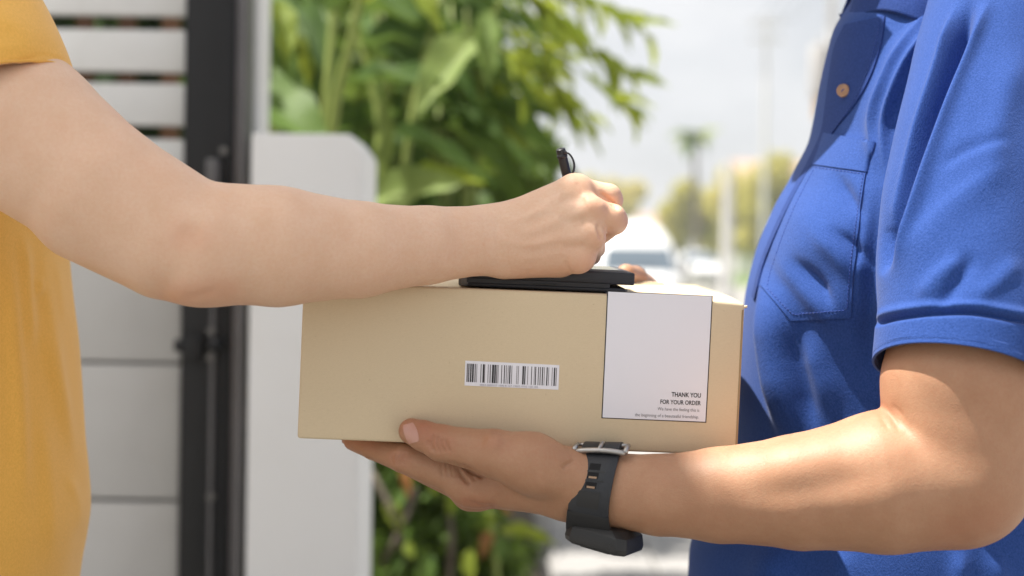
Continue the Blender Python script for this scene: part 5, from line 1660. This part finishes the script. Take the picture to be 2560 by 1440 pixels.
# thumbnail
def nail_quad(u, v):
    a = (u - .5) * 2; b = (v - .5) * 2
    s = math.sqrt(max(0, 1 - 0.85 * b * b)) if abs(b) < 1 else 0.3
    cx_, cy_ = 1029, 1083
    ex, ey = 17 * a * (0.55 + .45 * s), 25 * b
    return cx_ + ex * .93 + ey * .30, cy_ - ex * .25 * -1 * -1 + ey * .93
def sheet_obj(name, bvh, quad, nu, nv, lift, mat, parent, dip=0.0006, smooth=True):
    pts, nrm = patch_on(bvh, quad, nu, nv, lift)
    n = len(pts)
    g = grid_faces(nu, nv)
    vs = [tuple(p) for p in pts] + [tuple(p - q * (lift + dip)) for p, q in zip(pts, nrm)]
    rim = [j for j in range(nv)] + [i * nv + nv - 1 for i in range(1, nu)] + [(nu - 1) * nv + j for j in range(nv - 2, -1, -1)] + [i * nv for i in range(nu - 2, 0, -1)]
    fs = [tuple(f[::-1]) for f in g] + [(rim[i], rim[(i + 1) % len(rim)], rim[(i + 1) % len(rim)] + n, rim[i] + n) for i in range(len(rim))]
    return mesh_obj(name, vs, fs, mat, parent, smooth=smooth, sharp=50)
sheet_obj('thumbnail', bvhB, nail_quad, 12, 14, 0.0004, M_nail, bodyB)

# cap and trousers
fh = Field((0.14, 1.22, 1.56), (0.50, 1.52, 1.86), 0.005)
hc = np.array((0.297, 1.365, 1.665)); fdir = np.array((-0.94, 0, -0.34)); 
for c in (wcone(hc + (0.02, 0, .045), hc + (-0.01, 0, .05), .100, .094, .02),): fh.union(c)
Vh, Qh = fh.mesh(1)
Vh[:, 2] = np.maximum(Vh[:, 2], 1.68 + (Vh[:, 0] - 0.297) * 0.25)
cap = mesh_obj('cap', Vh, Qh, M_blue, pb)
m = MB()
ringt, ringb = [], []
n = 24
for k in range(n + 1):
    a = -math.pi / 2 + math.pi * k / n
    ringt.append((0.227 - math.cos(a) * .115, 1.365 + math.sin(a) * .085, 1.677 - math.cos(a) * .045 - .02 * math.sin(a) ** 2)); 
m.add([(x, y, z) for x, y, z in ringt] + [(x, y, z - .004) for x, y, z in ringt], [tuple(range(n + 1)), tuple(range(2 * n + 1, n, -1))] + [(i, i + n + 1, (i + 1) + n + 1, i + 1) for i in range(n)])
m.obj('visor', M_blue, cap, smooth=False)
trousers(pb, (0.42, 1.36), 0.82, M_jeans, -1)

# polo shirt: trunk
sil = [(-130, 2215), (-60, 2170), (0, 2135), (50, 2104), (80, 2092), (110, 2085), (150, 2076), (200, 2067), (250, 2060), (300, 2052), (350, 2040), (400, 2015), (450, 1988), (500, 1958), (560, 1930), (620, 1906),
       (700, 1884), (760, 1872), (830, 1866), (900, 1860), (1000, 1852), (1100, 1845), (1200, 1812), (1300, 1768), (1370, 1735), (1440, 1727), (1600, 1720), (1800, 1720)]
keysB = []
def near_y(py):
    ks = [(-130, 1.300), (-60, 1.29), (0, 1.272), (60, 1.252), (150, 1.228), (250, 1.208), (400, 1.192), (560, 1.182), (650, 1.180), (760, 1.188), (850, 1.203), (950, 1.212), (1100, 1.212), (1300, 1.198), (1440, 1.192), (1800, 1.19)]
    return float(np.interp(py, [k[0] for k in ks], [k[1] for k in ks]))
for py, px in sil:
    p = P(px, py, 1.355)
    keysB.append((p[2], p[0], 0.565 - max(0, 100 - py) * 0.0004, near_y(py), 2 * 1.362 - near_y(py)))
rowsB = interp_rows(keysB, 620)
VE, QE = torso_loft(rowsB, 560, 2.15)
NE = vnormals(VE, QE)
if np.mean(np.sum(NE * (VE - VE.mean(0)), 1)) < 0: QE = QE[:, ::-1]; NE = -NE
q = PX(VE); fr = sstep(-NE[:, 1], -0.25, 0.3)
d = np.zeros(len(VE))
FOLDS_B = [
    # raised cloth running up to the shoulder
    ([(2345, -10), (2262, 118), (2228, 190), (2192, 290), (2186, 370), (2200, 460)], 0.013, 30, 16),
    ([(2400, -10), (2300, 120), (2238, 260), (2214, 370), (2222, 470)], 0.011, 13, 10),
    # pocket swell, and drag lines running down to the right under it
    ([(2060, 470), (2030, 590), (2040, 720)], 0.007, 80, 70),
    ([(2185, 440), (2168, 560), (2150, 700), (2146, 820)], 0.005, 22, 14),
    ([(1930, 600), (1990, 690), (2060, 780), (2110, 860)], 0.0050, 34, 22),
    ([(2030, 560), (2100, 640), (2150, 720)], 0.0040, 34, 20),
    # pleats falling from the chest to the belly
    ([(2020, 800), (2050, 900), (2110, 1050)], 0.0040, 34, 30),
    # hem cloth below the forearm
    ([(1960, 1340), (1930, 1440), (1910, 1540)], 0.012, 40, 60), ([(2070, 1350), (2110, 1440), (2120, 1540)], 0.007, 40, 40), ([(2400, 1360), (2400, 1440), (2395, 1520)], 0.006, 24, 24), ([(2480, 1360), (2500, 1450), (2510, 1540)], 0.005, 22, 26),
]
for k, (pts, a, w1, w2) in enumerate(FOLDS_B): d += ridge(q, pts, a, w1, w2, 0.42, 1.45 if k < 2 else 2.0) * fr
d += ridge(q, [(1925, 640), (1935, 780), (1950, 930), (1985, 1150)], 0.0210, 55, 30, .4, 2.6) * fr        # broad pleat from chest to belly
d += ridge(q, [(2000, 800), (2040, 930), (2090, 1090)], 0.0045, 26, 30, .4, 2.0) * fr
d -= ridge(q, [(2080, 425), (2120, 480), (2155, 560)], 0.0060, 17, 28, .45) * fr
d -= ridge(q, [(2075, 575), (2130, 610), (2180, 680)], 0.0055, 15, 24, .45) * fr
d -= ridge(q, [(1985, 640), (2050, 700), (2090, 790)], 0.0070, 13, 24, .45) * fr
d -= ridge(q, [(2190, 440), (2178, 620), (2170, 800), (2180, 1000)], 0.010, 30, 34, .3) * fr
d -= ridge(q, [(1990, 800), (2010, 930), (2040, 1090)], 0.006, 24, 22, .35) * fr
d += vnoise(VE * np.array([1, 1, 0.6]), 40, 25) * 0.0014
VE = VE + NE * d[:, None]
polo = mesh_obj('polo_shirt', VE, QE, M_blue, pb)
bvhT = BVHTree.FromPolygons([tuple(p) for p in VE], [tuple(f) for f in QE])

# sleeve with a folded band at the hem
axB = [(P(2572, -175, 1.275), .050, .050), (P(2556, -120, 1.262), .064, .062), (P(2530, 0, 1.234), .068, .066), (P(2490, 200, 1.196), .070, .066), (P(2450, 420, 1.157), .0725, .066), (P(2420, 620, 1.125), .0700, .067), (P(2418, 780, 1.103), .0675, .0675),
       (P(2404, 905, 1.091), .0645, .0680), (P(2400, 934, 1.088), .0640, .0680)]
def foldB(V, N):
    q = PX(V); f = sstep(-N[:, 1], -.35, .2); d = np.zeros(len(V))
    d -= ridge(q, [(2435, -20), (2402, 90), (2332, 270), (2266, 450), (2222, 600), (2205, 700)], 0.023, 24, 20, .18, 1.7) * f
    d += ridge(q, [(2490, -20), (2450, 60), (2360, 290), (2290, 510), (2225, 700)], 0.0105, 15, 34, .18, 1.5) * f
    d += ridge(q, [(2395, 0), (2340, 180), (2280, 350), (2232, 510), (2205, 620)], 0.009, 13, 10, .18, 1.5) * f
    d -= ridge(q, [(2205, 560), (2216, 600), (2204, 690)], 0.004, 12, 12, .3) * f
    d += ridge(q, [(2225, 700), (2330, 560), (2420, 480), (2560, 400)], 0.0030, 26, 44, .3) * f
    d -= ridge(q, [(2340, 430), (2420, 375), (2540, 345)], 0.0020, 18, 14, .3) * f
    d += ridge(q, [(2290, 760), (2350, 690), (2420, 640)], 0.0034, 22, 26, .3) * f
    d -= ridge(q, [(2330, 790), (2400, 700), (2440, 620)], 0.0036, 20, 22, .3) * f
    d += ridge(q, [(2420, 760), (2500, 700), (2560, 640)], 0.003, 26, 26, .3) * f
    d += ridge(q, [(2560, 100), (2500, 300), (2470, 480)], 0.004, 40, 40, .3) * f
    seam = [(2190, 806), (2240, 792), (2330, 780), (2430, 778), (2520, 792), (2620, 812)]
    d += ridge(q, [(a, b - 14) for a, b in seam], 0.0028, 12, 10, 0) * f
    d -= ridge(q, [(a, b + 4) for a, b in seam], 0.0050, 8, 7, 0) * f
    dd, sd, _ = polydist(q, seam)
    d += np.where(q[:, 1] > np.interp(q[:, 0], [s[0] for s in seam], [s[1] for s in seam]), 1, 0) * sstep(dd, 0, 14) * 0.0012
    d += vnoise(V, 42, 28) * 0.0014
    return d
slv, VS, QS = sleeve('sleeve', axB, 420, 420, polo, M_blue, None, foldB, 0.0022)

sB = np.array(P(2560, -118, 1.262))
yoke(polo, (0.28, 1.04, 1.08), (0.70, 1.68, 1.62), [wcone((0.475, 1.362, 1.425), sB, .050, .055, .04), wcone((0.475, 1.362, 1.425), (0.485, 1.50, 1.40), .050, .055, .04), wcone((0.485, 1.50, 1.40), (0.468, 1.575, 1.19), .058, .060, .03),
     wcone((0.50, 1.30, 1.36), (0.50, 1.42, 1.36), .062, .062, .05)], M_blue)

# pocket
def pocket_q(u, v):
    le = smooth_pts([(2062, 332), (2036, 405), (1985, 500), (1945, 590), (1915, 670), (1903, 712)], 8)
    ri = smooth_pts([(2188, 356), (2166, 440), (2150, 560), (2138, 660), (2128, 795)], 8)
    t = v * (len(le) - 1); l_ = np.array([np.interp(t, np.arange(len(le)), le[:, k]) for k in (0, 1)])
    t = v * (len(ri) - 1); r_ = np.array([np.interp(t, np.arange(len(ri)), ri[:, k]) for k in (0, 1)])
    p = l_ * (1 - u) + r_ * u
    e = max(0, v - 0.55) / 0.45
    yb = 712 + (u / 0.34) * 90 if u < 0.34 else 802 - (u - .34) / .66 * 8       # square lower edge, one corner cut off
    p[1] += e * (yb - (712 * (1 - u) + 795 * u))
    return p[0], p[1]
pocket = sheet_obj('pocket', bvhT, pocket_q, 70, 110, 0.0016, M_blue, polo, 0.001)
bvhK = BVHTree.FromPolygons([tuple(v.co + pb.location) for v in pocket.data.vertices], [tuple(f.vertices) for f in pocket.data.polygons])
def hemband(u, v):
    vv = 0.0 + v * 0.215
    x, y = pocket_q(u, vv)
    return x, y + (0.10 * u) * v * 60 * 0.6
sheet_obj('pocket_hem', bvhK, hemband, 50, 26, 0.0012, M_blue, pocket, 0.0008)
def stitch(name, bvh, line, parent, gap=9, ln=6, r=0.00035):
    p = smooth_pts(line, 10); L_ = np.linalg.norm(np.diff(p, axis=0), axis=1); cum = np.concatenate([[0], np.cumsum(L_)])
    m = MB(); s = 0.0; o = Vector((0, 0, CAM_Z))
    while s + ln < cum[-1]:
        pts = []
        for t in (s, s + ln / 2, s + ln):
            x, y = np.interp(t, cum, p[:, 0]), np.interp(t, cum, p[:, 1])
            hit, n, _, _ = bvh.ray_cast(o, (Vector(P(x, y, 1.0)) - o).normalized())
            if hit is not None: pts.append(hit + (n if n.y < 0 else -n) * r * 0.6)
        if len(pts) == 3: m.tube(pts, r, 5)
        s += gap
    if m.v: return m.obj(name, M_bluedark, parent)
stitch('stitching', bvhK, [pocket_q(0.06, t) for t in np.linspace(.24, .97, 12)], pocket)
stitch('stitching', bvhK, [pocket_q(0.95, t) for t in np.linspace(.03, .97, 12)], pocket)
stitch('stitching', bvhK, [(hemband(t, 1)[0], hemband(t, 1)[1] + 6) for t in np.linspace(.03, .97, 10)], pocket)
stitch('stitching', bvhK, [pocket_q(t, .965) for t in np.linspace(.06, .95, 10)], pocket)

# placket down the front edge, button, collar
def placket_q(u, v):
    le = smooth_pts([(2112, 62), (2086, 118), (2073, 190), (2064, 260), (2053, 330), (2022, 400), (1990, 460), (1940, 560), (1900, 660), (1880, 740)], 8)
    ri = smooth_pts([(2215, 42), (2206, 110), (2180, 190), (2140, 262), (2086, 330), (2040, 405), (2000, 470), (1955, 560), (1913, 660), (1890, 750)], 8)
    t = v * (len(le) - 1); l_ = np.array([np.interp(t, np.arange(len(le)), le[:, k]) for k in (0, 1)])
    t = v * (len(ri) - 1); r_ = np.array([np.interp(t, np.arange(len(ri)), ri[:, k]) for k in (0, 1)])
    p = l_ * (1 - u) + r_ * u
    return p[0] + 4 * (1 - u), p[1]
placket = sheet_obj('placket', bvhT, placket_q, 30, 130, 0.0018, M_bluerib, polo, 0.001)
bvhP = BVHTree.FromPolygons([tuple(v.co + pb.location) for v in placket.data.vertices], [tuple(f.vertices) for f in placket.data.polygons])
stitch('stitching', bvhP, [placket_q(0.86, t) for t in np.linspace(.03, .7, 16)], placket)
o0 = Vector((0, 0, CAM_Z))
hit, nrm, _, _ = bvhP.ray_cast(o0, (Vector(P(2112, 228, 1.0)) - o0).normalized())
if hit is None: hit, nrm, _, _ = bvhT.ray_cast(o0, (Vector(P(2112, 228, 1.0)) - o0).normalized())
M_button = plain('brown_horn_button', (0.36, 0.20, 0.11), 0.3, 0.45, 260, spec=0.6)
nrm = nrm if nrm.y < 0 else -nrm
bz = nrm.lerp(Vector((-0.2, -1, -0.1)).normalized(), 0.6).normalized(); rb = 17.5 * 1.27 / F
hit = hit + nrm * 0.0012 + Vector((0, -0.0016, 0))
m = MB(); m.tube([tuple(hit + bz * t) for t in (0.0002, 0.0012, 0.0024, 0.0027, 0.0021)], [rb * .9, rb, rb * .96, rb * .82, rb * .66], 28)
btn = m.obj('button', M_button, placket, sharp=60)
ux = bz.cross(Vector((0, 0, 1))).normalized(); uz = ux.cross(bz)
for a in (-1, 1):
    for b in (-1, 1):
        c = hit + bz * 0.0020 + ux * a * rb * .2 + uz * b * rb * .2
        m = MB(); m.tube([tuple(c), tuple(c + bz * .0004)], rb * .11, 8); m.obj('button_hole', M_trim, btn, smooth=False)
m = MB(); m.tube([tuple(hit + bz * 0.0026 - ux * rb * .22 + uz * rb * .2), tuple(hit + bz * 0.0031), tuple(hit + bz * 0.0026 + ux * rb * .22 - uz * rb * .2)], rb * .07, 6); m.obj('thread', M_bluedark, btn)

# collar: turned-down leaf round the neck, lower edge as in the photograph, with both points
low = [(2118, 62), (2138, 50), (2168, 36), (2205, 28), (2245, 34), (2300, 56), (2360, 92), (2430, 130)]
lowd = [1.348, 1.330, 1.312, 1.292, 1.274, 1.262, 1.262, 1.275]
upp = [(2150, -40), (2168, -46), (2190, -52), (2220, -60), (2255, -64), (2305, -70), (2370, -74), (2440, -70)]
uppd = [1.352, 1.336, 1.322, 1.306, 1.296, 1.290, 1.292, 1.305]
lowp = smooth_pts([tuple(P(*a, b)) for a, b in zip(low, lowd)], 8); uppp = smooth_pts([tuple(P(*a, b)) for a, b in zip(upp, uppd)], 8)
nu, nv = len(lowp), 16
Vc = np.zeros((nu, nv, 3))
for j in range(nv):
    t = j / (nv - 1)
    Vc[:, j] = lowp * (1 - t) + uppp * t
    Vc[:, j, 1] -= 0.006 * math.sin(math.pi * t) 
far = Vc[::-1].copy(); far[:, :, 1] = 2 * 1.362 - far[:, :, 1]
V = Vc.reshape(-1, 3); Q = grid_faces(nu, nv)
nrmC = vnormals(V, Q)
def shell(V, Q, nu, nv, th):
    n = len(V); N = vnormals(V, Q)
    rim = [j for j in range(nv)] + [i * nv + nv - 1 for i in range(1, nu)] + [(nu - 1) * nv + j for j in range(nv - 2, -1, -1)] + [i * nv for i in range(nu - 2, 0, -1)]
    rq = np.array([(rim[i], rim[(i + 1) % len(rim)], rim[(i + 1) % len(rim)] + n, rim[i] + n) for i in range(len(rim))])
    return np.concatenate([V, V + N * th]), np.concatenate([Q, Q[:, ::-1] + n, rq])
cv, cq = shell(V, Q, nu, nv, 0.0026)
collar = mesh_obj('collar', cv, cq, M_bluerib, polo)
cv, cq = shell(far.reshape(-1, 3), Q, nu, nv, 0.0026)
mesh_obj('collar', cv, cq, M_bluerib, polo)
# the far collar point sticking out past the front edge
m = MB()
tri = [P(2099, 34, 1.375), P(2110, 66, 1.370), P(2128, 60, 1.36), P(2150, 42, 1.36), P(2128, 41, 1.366), P(2112, 36, 1.372)]
m.add(list(tri) + [t + np.array([0.0005, 0.004, 0.0005]) for t in tri], [tuple(range(6)), tuple(range(11, 5, -1))] + [(i, i + 6, (i + 1) % 6 + 6, (i + 1) % 6) for i in range(6)])
m.obj('collar_point', M_bluerib, polo, smooth=False)

# ------------------------------------------------------------------ WRISTWATCH
M_strap = plain('black_rubber_strap', (0.024, 0.026, 0.031), 0.5, 0.15, 40, spec=0.4, bump=0.15, bump_scale=500)
M_strap2 = plain('black_resin_case', (0.020, 0.020, 0.021), 0.45, 0.15, 40, spec=0.4, bump=0.1, bump_scale=700)
M_buckle = plain('brushed_steel_buckle', (0.42, 0.405, 0.39), 0.36, 0.08, 200, metal=0.9)
WC = np.array(P(1491, 1224, 1.137))
ua = np.array(P(1660, 1243, 1.126)) - np.array(P(1440, 1213, 1.142)); ua /= np.linalg.norm(ua)        # along the arm, towards the elbow
wv = np.array([0, -1.0, 0]); wv -= ua * (wv @ ua); wv /= np.linalg.norm(wv)                             # towards the viewer
vv_ = np.cross(ua, wv); vv_ = vv_ if vv_[2] < 0 else -vv_                                                # downwards
K = 1.137 / F
def Wp(u, v, w): return WC + ua * u * K + vv_ * v * K + wv * w * K
watch = thing('wristwatch', 'black rubber-strapped wristwatch with a steel buckle worn at the courier\'s wrist', 'wristwatch', tuple(WC))
nth = 120
def strap_ring(u_fn, r_off):
    out = []
    for k in range(nth):
        a = 2 * math.pi * k / nth
        cv_, sv_ = math.cos(a), math.sin(a)           # a=0: bottom, pi/2: towards viewer
        out.append((a, cv_, sv_))
    return out
def strap_pt(a, s, off):
    """a round the wrist (0 = bottom, pi/2 = viewer side, pi = top), s across the strap -1..1, off = height above the skin"""
    hw = 50 + (13 * max(0, math.cos(a)) ** 2 if s > 0 else 0)
    tilt = 7 * math.cos(a)                            # the band leans: lower end towards the hand
    rv, rw = 98 + off, 82 + off
    u = s * hw - tilt
    rs = 1 + 0.0009 * (u)                               # forearm widens to the elbow
    return Wp(u, math.cos(a) * rv * rs, math.sin(a) * rw * rs)
prof = [(-1, 0), (-1, 5), (-0.86, 8.5), (-0.4, 9), (0.4, 9), (0.86, 8.5), (1, 5), (1, 0)]
m = MB(); vs = []
for k in range(nth):
    a = 2 * math.pi * k / nth
    for s, o_ in prof: vs.append(strap_pt(a, s, o_))
fs = []
np_ = len(prof)
for k in range(nth):
    for j in range(np_):
        fs.append((k * np_ + j, ((k + 1) % nth) * np_ + j, ((k + 1) % nth) * np_ + (j + 1) % np_, k * np_ + (j + 1) % np_))
strap = mesh_obj('strap', vs, fs, M_strap, watch, sharp=60)
def on_strap(name, a0, a1, s0, s1, h0, h1, mat, parent, n=6, **kw):
    m = MB(); rings = []
    for i in range(n):
        a = a0 + (a1 - a0) * i / (n - 1)
        rings.append([tuple(strap_pt(a, s0, h0)), tuple(strap_pt(a, s1, h0)), tuple(strap_pt(a, s1, h1)), tuple(strap_pt(a, s0, h1))])
    m.loft(rings); return m.obj(name, mat, parent, **kw)
def a_of(py):     # angle on the viewer side whose height matches the photograph row
    best = min(np.linspace(0.05, 3.09, 400), key=lambda a: abs(PX(strap_pt(a, 0, 9))[1] - py)); return float(best)
M_hole = plain('strap_hole', (0.006, 0.006, 0.007), 0.8)
M_holeskin = plain('skin_in_hole', (0.34, 0.22, 0.14), 0.6)
for k, y in enumerate((1167, 1189, 1214)):
    h = on_strap('strap_hole', a_of(y - 8), a_of(y + 8), -0.30, 0.25, 8.6, 9.3, M_hole, strap, smooth=False)
    if k: on_strap('hole_floor', a_of(y + 2), a_of(y + 7), -0.22, 0.18, 9.0, 9.6, M_holeskin, strap, smooth=False)
for y in (1179, 1202):
    on_strap('strap_rib', a_of(y - 1.5), a_of(y + 1.5), -0.52, 0.55, 8.6, 9.9, M_strap2, strap, smooth=False)
on_strap('strap_pad', a_of(1229), a_of(1270), -0.60, 0.50, 8.6, 9.9, M_strap2, strap, n=8, smooth=False)
# upper half of the strap: second layer passing over the buckle and its keeper
on_strap('strap_tail', a_of(1143) + 0.15, math.radians(262), -0.95, 0.95, 9.2, 22, M_strap, strap, n=24, bevel=0.0008)
# buckle
ab = a_of(1143) + 0.10
m = MB()
for (s0, s1, a0, a1) in ((-1.32, 1.34, -.050, .050),):
    pass
bar = [tuple(strap_pt(ab + 0.02, s, 16 + 4 * (1 - s * s))) for s in np.linspace(-1.30, 1.30, 14)]
m = MB(); m.tube(bar, [0.0016] + [0.0023] * 12 + [0.0016], 12)
for s in (-1.28, 1.28):
    m.tube([tuple(strap_pt(ab + 0.02, s, 16)), tuple(strap_pt(ab + 0.25, s, 17)), tuple(strap_pt(ab + 0.46, s, 15))], [0.0023, 0.0020, 0.0018], 10)
m.tube([tuple(strap_pt(ab + 0.45, s, 15)) for s in np.linspace(-1.28, 1.28, 8)], 0.0016, 10)
buckle = m.obj('buckle', M_buckle, watch)
m = MB(); m.tube([tuple(strap_pt(ab + 0.44, 0.02, 21)), tuple(strap_pt(ab + 0.3, 0.02, 24)), tuple(strap_pt(ab + 0.02, 0.02, 25)), tuple(strap_pt(ab - 0.04, 0.02, 20))], [0.0016, 0.0019, 0.0019, 0.0014], 10)
m.obj('prong', M_buckle, buckle)
# case under the wrist, with lugs and bezel
def case_ring(v, su, sw, ch_, du=0.0):
    r = []
    for (a, b) in ((-1, -1 + ch_), (-1 + ch_, -1), (1 - ch_, -1), (1, -1 + ch_), (1, 1 - ch_), (1 - ch_, 1), (-1 + ch_, 1), (-1, 1 - ch_)):
        # turned about the vertical so that two of its sides show
        x, y = a * su, b * sw
        c, s_ = math.cos(CT), math.sin(CT)
        r.append(tuple(Wp(34 + du + x * c - y * s_, v + x * 0.08, 4 + (x * s_ + y * c))))
    return r
CT = math.radians(14)
m = MB(); m.loft([case_ring(80, 62, 58, .35), case_ring(94, 80, 70, .26), case_ring(120, 84, 73, .24), case_ring(131, 82, 71, .24), case_ring(136, 76, 66, .26)])
case = m.obj('case', M_strap2, watch, smooth=True, sharp=22, bevel=0.0006, seg=2)
m = MB(); m.loft([case_ring(135.5, 68, 60, .45), case_ring(139, 66, 58, .45), case_ring(140, 60, 52, .45)]); m.obj('bezel', M_trim, watch, smooth=True, sharp=30)
m = MB(); m.loft([case_ring(139.5, 54, 48, .45), case_ring(140.8, 53, 47, .45)]); m.obj('dial_glass', M_screen, watch, smooth=False)
# wide lugs joining strap and case on both sides
for sg in (1, -1):
    m = MB(); rings = []
    for i in range(10):
        t = i / 9
        a = (math.radians(62) * (1 - t) + math.radians(10) * t)
        hw0 = -1.02 - 0.06 * t; hw1 = 1.02 + 0.10 * t
        h1 = 10 + 14 * t ** 1.5
        pa_, pb_, pc_, pd_ = strap_pt(sg * a, hw0, 2), strap_pt(sg * a, hw1, 2), strap_pt(sg * a, hw1, h1), strap_pt(sg * a, hw0, h1)
        rings.append([tuple(pa_), tuple(pb_), tuple(pc_), tuple(pd_)])
    m.loft(rings); m.obj('lug', M_strap2, watch, smooth=True, sharp=40, bevel=0.0008)
for du_, dv_ in ((62, 118),):
    c0, c1 = np.array(Wp(du_, dv_, 70)), np.array(Wp(du_ - 1, dv_, 86))
    m = MB(); m.tube([tuple(c0), tuple(c1)], [0.0026, 0.0023], 12); m.obj('side_button', M_strap2, watch, sharp=40)
